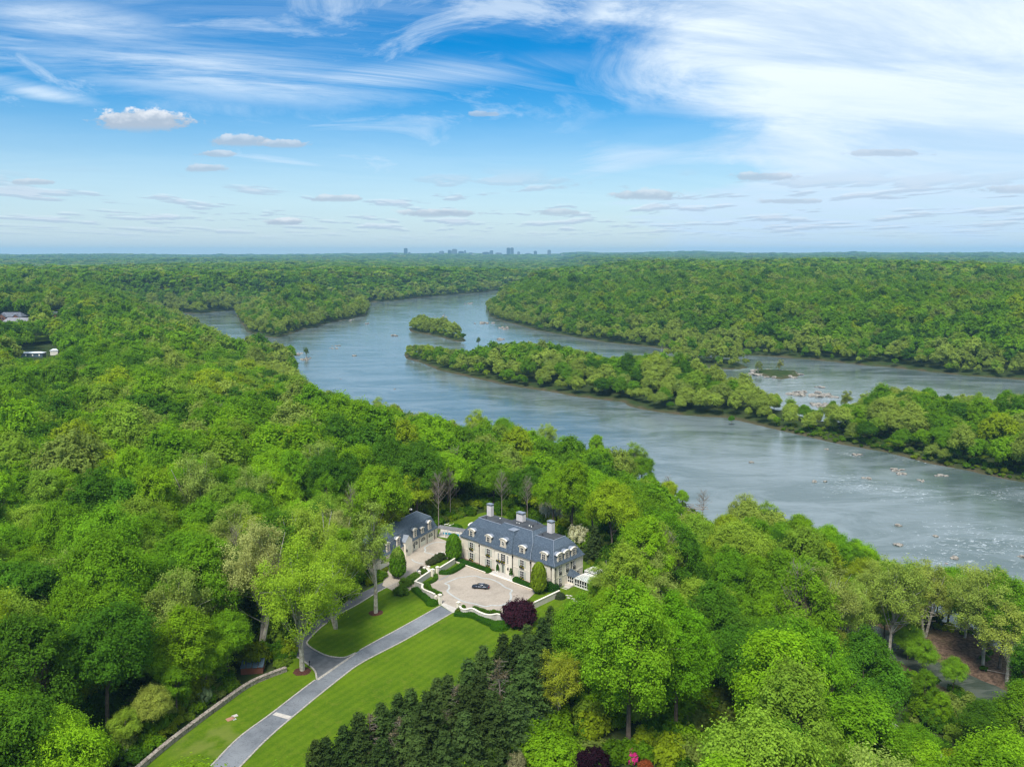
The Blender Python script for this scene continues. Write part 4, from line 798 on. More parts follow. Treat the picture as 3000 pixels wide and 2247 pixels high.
def crown_centres(rng, R, zc, hz, n, lo=-.45, rmin=.62, rmax=.86):
    out = []; tries = 0
    while len(out) < n and tries < 4000:
        tries += 1; d = rng.normal(size=3); d /= np.linalg.norm(d)
        if d[2] < lo: continue
        p = d * rng.uniform(rmin, rmax) * (R, R, hz)
        if all(np.linalg.norm((p - q) / (R, R, hz)) > .9 / n ** .45 for q in out): out.append(p)
    return np.array(out) + (0, 0, zc)
def wood(rng, h, r0, cen, zc, split=.38, nl=12, forks=1, lean=.4, thick=1.0):
    m = MB(); trunks = []
    for f in range(forks):
        a = rng.uniform(0, 6.28); base = np.array((math.cos(a), math.sin(a), 0)) * (.25 if forks > 1 else 0)
        top = np.array((math.cos(a) * h * (.22 if forks > 1 else .03), math.sin(a) * h * (.22 if forks > 1 else .03), h * .86))
        pts = [base, base + (top - base) * .3 + rng.normal(size=3) * (.2, .2, 0) * lean, base + (top - base) * .6 + rng.normal(size=3) * (.6, .6, 0) * lean, top]
        rr = [r0, r0 * .72, r0 * .45, r0 * .1]; pts[0] = pts[0] - (0, 0, .5)
        for i in range(3): m.tube(pts[i], pts[i + 1], rr[i], rr[i + 1], 7)
        trunks.append(pts)
    idx = rng.permutation(len(cen))[:nl]
    for i in idx:
        c = cen[i]; tr = trunks[i % len(trunks)]; t = rng.uniform(split, .82) * 3; k = min(2, int(t)); a = tr[k] + (tr[k + 1] - tr[k]) * (t - k)
        if a[2] > c[2] - .5: a = a * (1, 1, 0) + (0, 0, max(c[2] - 2.5, h * .25))
        mid = a + (c - a) * .55 + (0, 0, -.06 * np.linalg.norm(c - a)); m.tube(a, mid, r0 * .30 * thick, r0 * .18 * thick, 5); m.tube(mid, c, r0 * .18 * thick, r0 * .05 * thick, 5)
        for q in range(2):
            e = c + rng.normal(size=3) * (1.3, 1.3, .8); m.tube(mid, e, r0 * .10 * thick, r0 * .03, 4)
    return m
PROTO = {}
def make_proto(kind, i, seed):
    rng = np.random.default_rng(seed); bark = 'bark'
    if kind == 'round':
        R, h = 7.0, 21.0; hz = rng.uniform(6.5, 8.0); zc = h - hz; cen = crown_centres(rng, R, zc, hz, 40, -.5); rad = rng.uniform(.18, .33, len(cen)) * R; tp = (0, .45, .2, .6, .3)[i % 5]; cen[:, :2] *= (1.1 - tp * np.clip((cen[:, 2] - zc) / hz, 0, 1))[:, None]
        cen = np.vstack([cen, crown_centres(rng, R * .55, zc - 1, hz * .5, 8)]); rad = np.append(rad, np.full(len(cen) - len(rad), 1.8))
        V, t = clump_leaves(rng, cen, rad, 46, 21, .195, flat=.95, upb=.6, spread=.19); w = wood(rng, h, .42, cen, zc, nl=14)
    elif kind == 'tall':
        R, h = 5.6, 24.0; hz = rng.uniform(9, 10.5); zc = h - hz; cen = crown_centres(rng, R, zc, hz, 42, -.7); rad = rng.uniform(.18, .34, len(cen)) * R; cen[:, :2] *= (1.15 - (.35, .6, .5)[i % 3] * np.clip((cen[:, 2] - zc) / hz, 0, 1))[:, None]
        V, t = clump_leaves(rng, cen, rad, 46, 21, .200, flat=1.0, upb=.5, spread=.19); w = wood(rng, h, .42, cen, zc, nl=14)
    elif kind == 'airy':                        # thin new foliage, pale limbs showing
        R, h = 7.0, 24.0; hz = rng.uniform(9, 10); zc = h - hz - 1; cen = crown_centres(rng, R, zc + 1, hz, 60, -.6, .3, .95); rad = rng.uniform(.14, .24, len(cen)) * R
        V, t = clump_leaves(rng, cen, rad, 26, 13, .19, spread=.27, coh=.5); bark = 'palebark'; w = wood(rng, h, .42, cen, zc, nl=36, forks=1 + i % 2 * 1, thick=1.0, split=.25)
    elif kind == 'sycamore':
        R, h = 9.5, 33.0; hz = 13.0; zc = h - hz - .5; cen = crown_centres(rng, R, zc, hz, 95, -.7, .25, .95); rad = rng.uniform(.11, .19, len(cen)) * R
        V, t = clump_leaves(rng, cen, rad, 30, 13, .20, spread=.33, coh=.6, flat=1.1); bark = 'palebark'; w = wood(rng, h, .60, cen, zc, nl=55, forks=(1, 2, 2)[i % 3], thick=.9, split=.2)
    elif kind == 'lone':                        # one straight mottled trunk, thin crown held high
        R, h = 7.5, 33.0; hz = 13.0; zc = h - hz; cen = crown_centres(rng, R, zc, hz, 60, -.8, .2, .95); rad = rng.uniform(.11, .18, len(cen)) * R
        V, t = clump_leaves(rng, cen, rad, 20, 9, .25, spread=.32, coh=.4, flat=1.1); bark = 'palebark'; w = wood(rng, h, .65, cen, zc, nl=45, thick=.38, split=.3, lean=.2)
    elif kind == 'poplar':
        R, h = 9.0, 34.0; hz = 15.0; zc = h - hz; cen = crown_centres(rng, R, zc, hz, 85, -.85, .5, .92); f = 1 - .55 * np.clip((cen[:, 2] - zc) / hz, 0, 1); cen[:, :2] *= f[:, None]; rad = rng.uniform(.17, .26, len(cen)) * R
        V, t = clump_leaves(rng, cen, rad, 46, 18, .24, spread=.20, flat=1.1, upb=.5); w = wood(rng, h, .55, cen, zc, nl=24)
    elif kind == 'oakish':                      # spreading, dark limbs showing through
        R, h = 10.5, 27.0; hz = 10.0; zc = h - hz; cen = crown_centres(rng, R, zc, hz, 85, -.6, .35, .93); rad = rng.uniform(.13, .20, len(cen)) * R
        V, t = clump_leaves(rng, cen, rad, 36, 15, .23, spread=.21); w = wood(rng, h, .85, cen, zc, nl=40, forks=2, split=.18, thick=1.15)
    elif kind == 'conifer':
        h = 12.0; rng2 = rng; Cs, Ns, tn = [], [], []; w = MB(); w.tube((0, 0, -.5), (0, 0, h * .97), .22, .03, 6); z = .6
        while z < h:
            rr = 3.1 * (1 - (z / h) ** 1.45) + .25; nb = max(4, int(9 * rr / 2)); a0 = rng.uniform(0, 6)
            for b in range(nb):
                a = a0 + 6.283 * b / nb + rng.normal(0, .2); Lb = rr * rng.uniform(.65, 1.25); d = np.array((math.cos(a), math.sin(a), 0)); tt = rng.uniform(.2, 1.0, 46) ** .7
                p = d * (tt * Lb)[:, None] + (0, 0, z) + np.stack([rng.normal(0, .22, 46), rng.normal(0, .22, 46), .30 * tt ** 2 * Lb * .5 - .12 * tt * Lb + rng.normal(0, .14, 46)], 1)
                Cs.append(p); Ns.append(unit(d * .7 + (0, 0, .9) + rng.normal(size=(46, 3)) * .5)); tn.append(np.full(46 * 4, np.clip(rng.uniform(.1, .6) + (.25 if Lb > rr else 0), 0, 1)))
            z += rng.uniform(.42, .6)
        V = leaf_quads(np.concatenate(Cs), np.concatenate(Ns), .24, rng, .45); t = np.concatenate(tn)
    elif kind == 'deadconifer':
        h = 12.0; w = MB(); w.tube((0, 0, -.5), (0, 0, h), .2, .03, 6); Cs, Ns, tn = [], [], []
        for b in range(70):
            z = rng.uniform(1.5, h * .98); rr = 2.9 * (1 - (z / h) ** 1.3) + .3; a = rng.uniform(0, 6.28); d = np.array((math.cos(a), math.sin(a), .25)); e = np.array((0, 0, z)) + d * rr; w.tube((0, 0, z), e, .045, .012, 3)
            for q in range(3): w.tube(np.array((0, 0, z)) + d * rr * (.4 + .2 * q), e + rng.normal(size=3) * .4, .02, .008, 3)
            if z < h * .55 or rng.random() < .2:
                tt = rng.uniform(.3, 1, 26); Cs.append(d * (tt * rr)[:, None] + (0, 0, z) + rng.normal(size=(26, 3)) * .22); Ns.append(unit(rng.normal(size=(26, 3)) + (0, 0, .8))); tn.append(np.full(104, rng.uniform(.2, .9)))
        V = leaf_quads(np.concatenate(Cs), np.concatenate(Ns), .2, rng, .45); t = np.concatenate(tn); bark = 'deadwood'
    elif kind == 'column':                      # clipped upright hornbeam, 8.5 m
        n = 9500; u = rng.uniform(0, 1, n); a = rng.uniform(0, 6.283, n); z = .7 + 7.9 * u; prof = 2.25 * np.clip(u / .22 + .25, 0, 1) ** .6 * np.sqrt(np.clip(1 - np.clip((u - .3) / .7, 0, 1) ** 2.4, 0, 1)) * (1 + .10 * np.sin(a * 9 + z) + .06 * np.sin(a * 17 - 3 * z)); r_ = prof * (1 - np.abs(rng.normal(0, .10, n)))
        C = np.stack([r_ * np.cos(a), r_ * np.sin(a), z], 1); Nn = unit(np.stack([np.cos(a), np.sin(a), .35 + .8 * (u > .8)], 1) + rng.normal(size=(n, 3)) * .5)
        V = leaf_quads(C, Nn, .20, rng); t = np.repeat(np.clip(.42 + .42 * np.sin(a * 11) * np.sin(z * 2.2 + a * 3) + rng.normal(0, .12, n), 0, 1), 4); w = MB(); w.tube((0, 0, -.3), (0, 0, 7), .2, .05, 6)  # wavy tone paints the shade of gaps between sprays into the leaf colour
    elif kind == 'mound':                       # dense layered small tree or shrub, unit radius 1 height 1
        R, h = 1.0, 1.0; cen = crown_centres(rng, .92, .38, .56, 60, -.5, .62, .9); rad = rng.uniform(.13, .22, len(cen)); V, t = clump_leaves(rng, cen, rad, 22, 12, .042, spread=.20, upb=.5); w = MB()
        for q in range(7): e = cen[q]; w.tube((0, 0, -.05), e, .035, .008, 4)
    elif kind == 'bloom':
        cen = crown_centres(rng, .9, .5, .48, 40, -.5, .5, .92); rad = rng.uniform(.12, .20, len(cen)); V, t = clump_leaves(rng, cen, rad, 20, 9, .045, spread=.22, upb=.8); w = MB()
        for q in range(10): e = cen[q]; w.tube((0, 0, -.05), (e[0] * .3, e[1] * .3, .3), .04, .02, 4); w.tube((e[0] * .3, e[1] * .3, .3), e, .02, .006, 4)
    elif kind == 'ball':                        # clipped box ball
        n = 2600; d = unit(rng.normal(size=(n, 3))); d[:, 2] = np.abs(d[:, 2]) * 1.0 - .25 * (rng.random(n) < .3); r_ = (1 + rng.normal(0, .03, n))[:, None]; V = leaf_quads(d * r_ * (1, 1, 1), unit(d + rng.normal(size=(n, 3)) * .45), .085, rng); t = np.repeat(rng.uniform(.2, .8, n), 4); w = MB().cyl(0, 0, -.2, .2, .1)
    elif kind == 'spire':                       # narrow arborvitae, unit height 1
        n = 2600; u = rng.uniform(0, 1, n); a = rng.uniform(0, 6.283, n); r_ = .13 * np.sin(np.pi * np.clip(1 - u, .02, 1) ** .62 * .92 + .05) ** .8 * (1 + .08 * np.sin(a * 12)); C = np.stack([r_ * np.cos(a), r_ * np.sin(a), u], 1)
        V = leaf_quads(C, unit(np.stack([np.cos(a), np.sin(a), .4 + 0 * a], 1) + rng.normal(size=(n, 3)) * .35), .022, rng, .4); t = np.repeat(np.clip(.5 + .3 * np.sin(a * 12) + rng.normal(0, .1, n), 0, 1), 4); w = MB().cyl(0, 0, -.02, .1, .02)
    elif kind == 'bare':                        # leafless
        h = 17.0; w = MB(); w.tube((0, 0, -.5), (0, 0, h * .45), .22, .15, 6); w.tube((0, 0, h * .45), (.4, 0, h), .15, .02, 5)
        for q in range(46):
            z = rng.uniform(.35, .95) * h; a = rng.uniform(0, 6.28); l = (1.15 - z / h) * 6.0; e = np.array((math.cos(a) * l, math.sin(a) * l, z + l * .9)); s0 = np.array((0.02 * z, 0, z)); w.tube(s0, e, .06, .015, 3)
            for r__ in range(5): f = rng.uniform(.3, .95); b0 = s0 + (e - s0) * f; w.tube(b0, b0 + rng.normal(size=3) * (.8, .8, .4) + (0, 0, .9), .022, .008, 3)
        cen = np.array([(0, 0, h * .8)]); V, t = clump_leaves(rng, crown_centres(rng, 3.6, h * .75, 4, 14), np.full(14, 1.0), 8, 4, .12, spread=.4); bark = 'deadwood'
    return leafmesh('crown', V, t, MT['leaf']), (lambda me: (me.materials.append(MT[bark]), me)[1])(w.mesh('trunk'))
for kind, n in (('round', 5), ('tall', 3), ('airy', 3), ('sycamore', 3), ('lone', 1), ('poplar', 2), ('oakish', 1), ('conifer', 3), ('deadconifer', 1), ('column', 1), ('mound', 2), ('bloom', 1), ('ball', 1), ('spire', 1), ('bare', 1)):
    PROTO[kind] = [make_proto(kind, i, 100 + 17 * i + sum(map(ord, kind))) for i in range(n)]
def tree(kind, i, loc, sc, tint, name, label, cat='tree', group=None, rz=None, parts=('crown', 'trunk')):
    cr, tk = PROTO[kind][i % len(PROTO[kind])]
    e = empty(name, loc, random.uniform(0, 6.28) if rz is None else rz); e.scale = sc if isinstance(sc, tuple) else (sc, sc, sc)
    o = bpy.data.objects.new(parts[0], cr); o.parent = e; o.color = (*tint, 1); link(o)
    if parts[1]: o = bpy.data.objects.new(parts[1], tk); o.parent = e; link(o)
    if name in ('woodland_tree', 'waterside_tree'): e.rotation_euler = (random.uniform(-.07, .07), random.uniform(-.07, .07), e.rotation_euler[2])
    return tag(e, label, cat, group)
# colours: real leaf colours of the kinds seen in the wood
TINT = {'bright green': (.215, .395, .014), 'mid green': (.160, .325, .014), 'deep green': (.088, .210, .014), 'yellow green': (.300, .410, .018), 'pale olive': (.325, .430, .070), 'grey olive': (.275, .370, .070), 'rusty green': (.265, .320, .040), 'soft green': (.240, .380, .035)}
ZC = {'bright green': 'bright green', 'mid green': 'mid green', 'deep green': 'deep green', 'yellow green': 'yellow green', 'pale olive': 'pale olive', 'grey olive': 'greyish', 'rusty green': 'rusty', 'soft green': 'soft green'}
def jit(c, rn, a=.14): k = 1 + rn.uniform(-a, a); return tuple(max(0, q * k * (1 + rn.uniform(-.05, .05))) for q in c)
def hgt(x, y): return float(height(np.array([x]), np.array([y]))[0])
def hit(px, py, dz=0.0):                       # where a sight line meets the ground
    z = 0.0
    for _ in range(30): x, y = un(px, py, z + dz); z += .5 * (hgt(x, y) - z)
    return x, y, z
rnd = random.Random(11); random.seed(4)
def crownless(px, py, h): x, y = un(px, py, G + h); return x, y
# --- garden trees whose places are known
tree('lone', 0, (*un(1101, 1797), G), (1.0, 1.0, 1.03), (.26, .37, .06), 'sycamore_tree', 'lone tall sycamore in a round mulch bed on the lawn by the gate', 'sycamore')
tree('sycamore', 0, (*un(886, 1966), G), (1.12, 1.12, 1.06), (.30, .46, .03), 'sycamore_tree', 'big sycamore in the mulch bed at the fork of the drives', 'sycamore', rz=2.0)
tree('sycamore', 1, (*un(762, 1900), G), (1.05, 1.05, 1.06), (.38, .42, .13), 'sycamore_tree', 'forked white limbed sycamore behind the dark shed', 'sycamore', rz=.6)
tree('sycamore', 2, (*un(905, 1800), G), (1.0, 1.0, 1.05), (.33, .46, .05), 'sycamore_tree', 'pale thin leaved sycamore farther up the side drive', 'sycamore', rz=1.1)
tree('sycamore', 1, (*un(985, 1840), G), (.85, .85, .80), (.29, .45, .03), 'sycamore_tree', 'smaller yellow green sycamore between the fork and the lone lawn tree', 'sycamore', rz=4.1)
tree('airy', 0, (*un(930, 1700), G), .85, (.30, .38, .08), 'sycamore_tree', 'slim olive sycamore in the wood left of the carriage house', 'sycamore')
tree('airy', 1, (*un(985, 1700), G), 1.0, (.34, .39, .11), 'sycamore_tree', 'pale olive sycamore left of the carriage house end', 'sycamore')
for px, py, s_, lb in ((1329, 1643, (1.12, 1.12, 1.1), 'clipped columnar hornbeam at the mansion corner by the service court'), (1578, 1738, (1.02, 1.02, 1.15), 'clipped columnar hornbeam between the mansion and the straight court wall'), (1166, 1693, (1.1, 1.1, 1.15), 'columnar hornbeam by the near end of the carriage house')):
    tree('column', 0, (*un(px, py), G), s_, (.12, .27, .012) if px < 1400 else (.22, .32, .018), 'columnar_hornbeam', lb, 'columnar tree')
tree('mound', 0, (*un(1521, 1826), G), (5.6, 5.6, 6.6), (.060, .018, .030), 'japanese_maple', 'round purple leaved maple on the lawn outside the court wall', 'maple', rz=1.0)
tree('mound', 1, (*un(1621, 2243), G), (6.6, 6.6, 6.2), (.19, .36, .012), 'japanese_maple', 'bright green layered maple on the lower lawn edge', 'maple')
tree('mound', 0, (*un(1735, 2268), G), (4.1, 4.1, 5.2), (.030, .010, .018), 'japanese_maple', 'dark purple maple below the tall tulip tree', 'maple')
tree('mound', 1, (*un(1851, 2232), G), (1.5, 1.5, 2.4), (.70, .06, .32), 'azalea_shrub', 'vivid pink flowering azalea at the foot of the tulip tree', 'shrub')
tree('mound', 0, (*un(1890, 2250), G), (1.7, 1.7, 1.5), (.34, .10, .035), 'azalea_shrub', 'orange red azalea next to the pink one', 'shrub')
tree('mound', 1, (*un(1512, 2262), G), (2.2, 2.2, 4.2), (.28, .28, .14), 'pieris_shrub', 'cream tipped rounded shrub beside the narrow spires', 'shrub')
for i, (px, py, s_) in enumerate(((1474, 2200, (3.2, 3.2, 5.0)), (1547, 2150, (3.8, 3.8, 6.5)), (1343, 2262, (3.0, 3.0, 4.0)), (1500, 2175, (2.6, 2.6, 4.2)))):
    tree('mound', i, (*un(px, py), G), s_, (.075, .13, .062), 'bluish_shrub', ('grey green bushy shrub behind the row of narrow spires', 'largest grey green shrub under the dark conifers', 'low grey green shrub at the near end of the spires', 'grey green shrub between the two larger ones')[i], 'shrub')
for i, (px, pt) in enumerate(((1386, 2230), (1404, 2226), (1421, 2220), (1434, 2218), (1449, 2208), (1464, 2180), (1478, 2176))):
    h = 4.2 + .45 * i; x, y = un(px, pt - 30, G + h); tree('spire', 0, (x, y, G), (h * .9, h * .9, h), (.085, .165, .012), 'arborvitae', '%s narrow green spire in the clipped row by the conifers' % ('shortest, first', 'second', 'third', 'fourth', 'fifth', 'sixth', 'tallest, last')[i], 'arborvitae', 'row of narrow green spires')
tree('poplar', 0, (*un(1841, 2178), G), (1.06, 1.06, 1.09), (.20, .385, .016), 'tulip_tree', 'huge bright green tulip tree rising right of the conifers', 'tree', rz=.3)
tree('poplar', 1, (*un(1690, 2060), G), (.72, .72, .80), (.175, .35, .016), 'tulip_tree', 'smaller bright tulip tree tucked behind the huge one', 'tree')
tree('poplar', 1, (*un(1980, 2110), G), (.85, .85, .88), (.15, .34, .012), 'tulip_tree', 'bright green tree against the river side of the huge tulip tree', 'tree', rz=2)
tree('oakish', 0, (*hit(2330, 2230),), (1.12, 1.12, 1.25), (.15, .33, .014), 'oak_tree', 'wide oak with dark trunk and limbs showing, above the gravel path', 'tree', rz=.9)
tree('airy', 2, (*un(1635, 2120), G), (.75, .75, .72), (.32, .38, .03), 'young_elm', 'thin yellow green tree standing among the dark conifers', 'tree')
tree('bloom', 0, (*un(1600, 1520), G), (3.2, 3.2, 7.0), (.70, .70, .60), 'dogwood_tree', 'white flowering dogwood just behind the middle chimney', 'flowering tree')
tree('bloom', 0, (*un(1630, 1525), G), (2.8, 2.8, 6.4), (.72, .68, .64), 'dogwood_tree', 'pinkish white dogwood behind the mansion, nearer the end chimney', 'flowering tree')
tree('bloom', 0, (*un(1695, 1598), G), (4.2, 4.2, 7.0), (.60, .62, .42), 'dogwood_tree', 'creamy flowering dogwood off the back corner of the mansion', 'flowering tree')
tree('bloom', 0, (*hit(345, 2215),), (3.6, 3.6, 3.0), (.32, .40, .25), 'dogwood_tree', 'white speckled dogwood at the wood edge below the stone wall', 'flowering tree')
tree('bloom', 0, (*un(602, 2062), G), (2.0, 2.0, 3.6), (.26, .36, .18), 'dogwood_tree', 'small white speckled dogwood leaning over the stone wall', 'flowering tree')
CON = [(1613, 1800, 9), (1545, 1852, 10), (1589, 1838, 11), (1659, 1812, 8), (1475, 1884, 11), (1513, 1893, 12), (1415, 1922, 11), (1372, 1967, 12), (1464, 1964, -13), (1540, 1956, 14), (1312, 2005, 11), (1280, 2018, 10), (1404, 2010, 13), (1204, 2048, 11), (1166, 2068, 10), (1253, 2075, 13), (1361, 2056, 13), (1117, 2110, 11), (1338, 2046, -11), (1052, 2137, 11), (1008, 2164, 10), (1084, 2128, -11), (954, 2196, 9), (925, 2206, 9), (1193, 2140, 12), (1361, 2130, 11), (1442, 2075, 12), (1497, 2054, 12), (1225, 2200, 11), (1300, 2180, 11), (1120, 2200, 10), (1170, 2150, -11), (1580, 1960, 12), (1560, 1900, 12)]
con_spots = []
for px, py, h in CON:
    a = abs(h); x, y = un(px, py, G + a); con_spots.append((x, y, a, h < 0))
_far = sorted(range(len(CON)), key=lambda i: -con_spots[i][1]); ORD = ['first', 'second', 'third', 'fourth', 'fifth', 'sixth', 'seventh', 'eighth', 'ninth', 'tenth', 'eleventh', 'twelfth', 'thirteenth', 'fourteenth', 'fifteenth', 'sixteenth', 'seventeenth', 'eighteenth', 'nineteenth', 'twentieth']
ORD += ['twenty-' + o for o in ORD[:9]] + ['thirtieth'] + ['thirty-' + o for o in ORD[:9]] + ['fortieth'] + ['forty-' + o for o in ORD[:9]] + ['fiftieth'] + ['fifty-' + o for o in ORD[:9]]
cd, cl = 0, 0
for i in _far:
    x, y, h, dead = con_spots[i]; k = h / 12.0 * rnd.uniform(.95, 1.05)
    if dead: lb = '%s grey half dead conifer counting down from the purple maple' % ORD[cd]; cd += 1
    else: lb = '%s dark green conifer of the lawn edge, counting away from the mansion' % ORD[cl]; cl += 1
    k *= 1.12; tree('deadconifer' if dead else 'conifer', i, (x, y, G), (k * 1.36, k * 1.36, k * 1.12), (.15, .13, .07) if dead else jit((.070, .118, .028), rnd, .32), 'conifer_tree', lb, 'conifer', 'dark conifers along the lawn edge')
for px, py, h, kd, c, lb in ((605, 2035, 15, 'round', 'bright green', 'bright green tree leaning over the middle of the stone wall'), (520, 2105, 13, 'tall', 'mid green', 'mid green tree behind the stone wall, next below the bright one'), (452, 2160, 11, 'round', 'pale olive', 'low pale olive tree behind the stone wall near the dogwood'), (672, 1985, 16, 'round', 'mid green', 'mid green tree between the garden shed and the bright wall tree'), (375, 2200, 9, 'round', 'soft green', 'small soft green tree at the lower end of the stone wall'), (570, 1985, 19, 'tall', 'deep green', 'deep green tree in the hollow behind the wall trees'), (480, 2060, 18, 'round', 'bright green', 'bright round tree in the hollow behind the olive one')):
    f = h / (21 if kd == 'round' else 24); tree(kd, int(px) % 5, (*un(px, py), G), (f * 1.05, f * 1.05, f), jit(TINT[c], rnd, .1), 'wall_tree', lb, 'tree', 'trees behind the stone wall')
# --- hedges and clipped shrubs
def hedge(pts, z, w, h, label, tint=(.040, .130, .010), seed=1, name='box_hedge'):
    rng = np.random.default_rng(seed); p = spline(uns(pts, z) if z is not None else pts, .35); n = normals2(p); m = len(p); k = int(m * 110 * (w + h * 1.4) * .35); i = rng.integers(0, m, k); s = rng.uniform(0, w + 2 * h, k); wv = .05 * np.sin(i * .9)
    off = np.where(s < h, -w / 2, np.where(s > h + w, w / 2, s - h - w / 2)); zz = np.where(s < h, s, np.where(s > h + w, s - h - w, h)) + wv
    C = np.stack([p[i, 0] + n[i, 0] * off, p[i, 1] + n[i, 1] * off, G + zz], 1) + rng.normal(0, .07, (k, 3))
    sd = np.where(s < h, -1, np.where(s > h + w, 1, 0)); Nn = np.stack([n[i, 0] * sd, n[i, 1] * sd, 1.0 - .6 * np.abs(sd)], 1); Nn = unit(Nn + rng.normal(size=(k, 3)) * .4)
    V = leaf_quads(C, Nn, .12, rng); t = np.repeat(rng.uniform(.15, .85, k), 4); me = leafmesh(name, V, t, MT['leaf']); o = bpy.data.objects.new(name, me); link(o); o.color = (*tint, 1); tag(o, label, 'hedge')
    c = sweep(p, [(-w / 2 + .1, G), (w / 2 - .1, G), (w / 2 - .1, G + h - .1), (-w / 2 + .1, G + h - .1)][::-1], 'hedge_core', MT['hedgeflat'], o); return o
HL = [lw(HO, HA, a, -3.4) for a in (-1.5, 3, 8, 13.2)]; HR = [lw(HO, HA, a, -3.4) for a in (25.6, 28, 31, 34)]
hedge(HL, None, 1.9, 1.0, 'clipped box hedge under the mansion windows left of the steps')
hedge(HR, None, 1.9, 1.0, 'clipped box hedge under the mansion windows right of the steps', seed=2)
hedge([(1289, 1676), (1315, 1677), (1338, 1666), (1356, 1654)], G + .4, 2.0, .9, 'clipped box hedge along the court side of the upper court wall', (.055, .155, .010), 3)
hedge([(1276, 1684), (1276, 1695), (1262, 1704), (1246, 1709), (1253, 1716), (1262, 1726), (1278, 1734), (1292, 1742)], G + .4, 1.2, .8, 'narrow winding box hedge inside the curved court wall', (.085, .19, .010), 4)
hedge([(1388, 1779), (1410, 1786), (1432, 1793), (1448, 1791), (1466, 1795)], G + .4, .8, .8, 'narrow box hedge inside the serpentine court wall', (.085, .18, .010), 5)
hedge([(1334, 1799), (1350, 1801), (1372, 1802), (1392, 1807), (1412, 1817), (1432, 1826), (1450, 1832)], G + .2, 2.2, 1.0, 'broad curving box hedge on the lawn side of the serpentine wall', (.058, .165, .008), 6)
hedge([(1214, 1727), (1232, 1742), (1246, 1754), (1258, 1766)], G + .2, 2.0, 1.0, 'box hedge outside the curved wall on the sycamore side', (.058, .165, .008), 7)
hedge([(1528, 1530), (1560, 1542), (1590, 1558)], G + .2, 1.0, 1.2, 'dark hedge behind the mansion roof', (.03, .09, .01), 8)
for i, (px, py, z, r, hh, tn, lb) in enumerate(((1429, 1671, .5, 1.35, 1.5, 0, 'clipped box ball left of the entrance steps'), (1512, 1697, .5, 1.2, 1.4, 0, 'clipped box ball right of the entrance steps'), (1358, 1776, .4, .7, .9, 1, 'little clipped box ball just inside the right gate pier'), (1464, 1836, .2, 2.6, 1.7, 2, 'wide box mound ending the hedge next to the purple maple'), (1266, 1768, .2, 1.8, 1.5, 2, 'wide box mound outside the left gate pier'), (1446, 1790, .4, .75, .9, 1, 'little clipped box ball halfway along the inner narrow hedge'), (1335, 1548, .2, 2.6, 1.7, 2, 'low domed bush on the grass behind the pergola'), (1614, 1722, .3, 2.6, 2.4, 3, 'dark green rounded shrub at the mansion corner'), (1640, 1750, .1, 1.7, 1.6, 4, 'grey green domed shrub at the foot of the garden steps'), (1252, 1714, .3, 1.1, 1.0, 1, 'clipped box mound at the bend of the narrow hedge'))):
    tree('ball', 0, (*un(px, py, G + z), G), (r, r, hh), ((.045, .14, .01), (.085, .19, .010), (.058, .165, .008), (.03, .10, .008), (.06, .085, .035))[tn], 'box_ball', lb, 'shrub')
for i, (px, py, s_, c, lb) in enumerate(((1262, 1652, (2.0, 2.0, 1.6), (.085, .10, .04), 'brownish shrub at the low end of the bed by the service court'), (1276, 1645, (2.2, 2.2, 1.8), (.07, .10, .035), 'brownish shrub in the middle of the bed by the service court'), (1291, 1637, (2.4, 2.4, 2.0), (.065, .10, .03), 'brownish shrub at the high end of the bed by the service court'), (1217, 1693, (1.8, 1.8, 1.8), (.13, .24, .03), 'light green shrub behind the square wall corner'), (1240, 1680, (1.6, 1.6, 1.5), (.10, .19, .02), 'light green shrub between the wall and the utility cabinets'), (1205, 1706, (2.2, 2.2, 2.0), (.10, .20, .02), 'leafy green shrub outside the square wall corner'), (1188, 1716, (2.4, 2.4, 2.4), (.12, .22, .02), 'leafy green shrub between the square corner and the columnar tree'), (1345, 1797, (1.3, 1.3, 1.6), (.13, .20, .02), 'yellow green shrub at the foot of the gate pier'), (1236, 1672, (1.0, 1.0, 1.6), (.07, .06, .04), 'small dark shrub between the utility cabinets and the steps'), (1175, 1740, (2.6, 2.6, 2.6), (.13, .24, .02), 'leafy shrub under the columnar tree by the side drive'))):
    tree('mound', i, (*un(px, py), G), s_, c, 'garden_shrub', lb, 'shrub', parts=('foliage', 'stems'))
for i, (x, y) in enumerate(((16.6, -2.0), (22.4, -2.0))):
    wx, wy = lw(HO, HA, x, y); e = tag(empty('topiary_planter', (wx, wy, -.27), HA), ('white square planter with a clipped topiary left of the front door', 'white square planter with a tiered topiary right of the front door')[i], 'planter')
    MB().rings([rect(-.38, .38, -.38, .38, 0), rect(-.46, .46, -.46, .46, .75)], True).build('pot', MT['trim'], e)
    o = bpy.data.objects.new('topiary', PROTO['ball'][0][0]); o.parent = e; o.color = (.05, .14, .012, 1); o.location = (0, 0, 1.0); o.scale = (.5, .5, 1.7) if i == 0 else (.62, .62, .62); link(o)
    if i:
        for zz, rr in ((1.9, .5), (2.6, .36)): o = bpy.data.objects.new('topiary', PROTO['ball'][0][0]); o.parent = e; o.color = (.05, .14, .012, 1); o.location = (0, 0, zz); o.scale = (rr, rr, rr); link(o)
        MB().cyl(0, 0, .6, 2.6, .06).build('stem', MT['bark'], e)
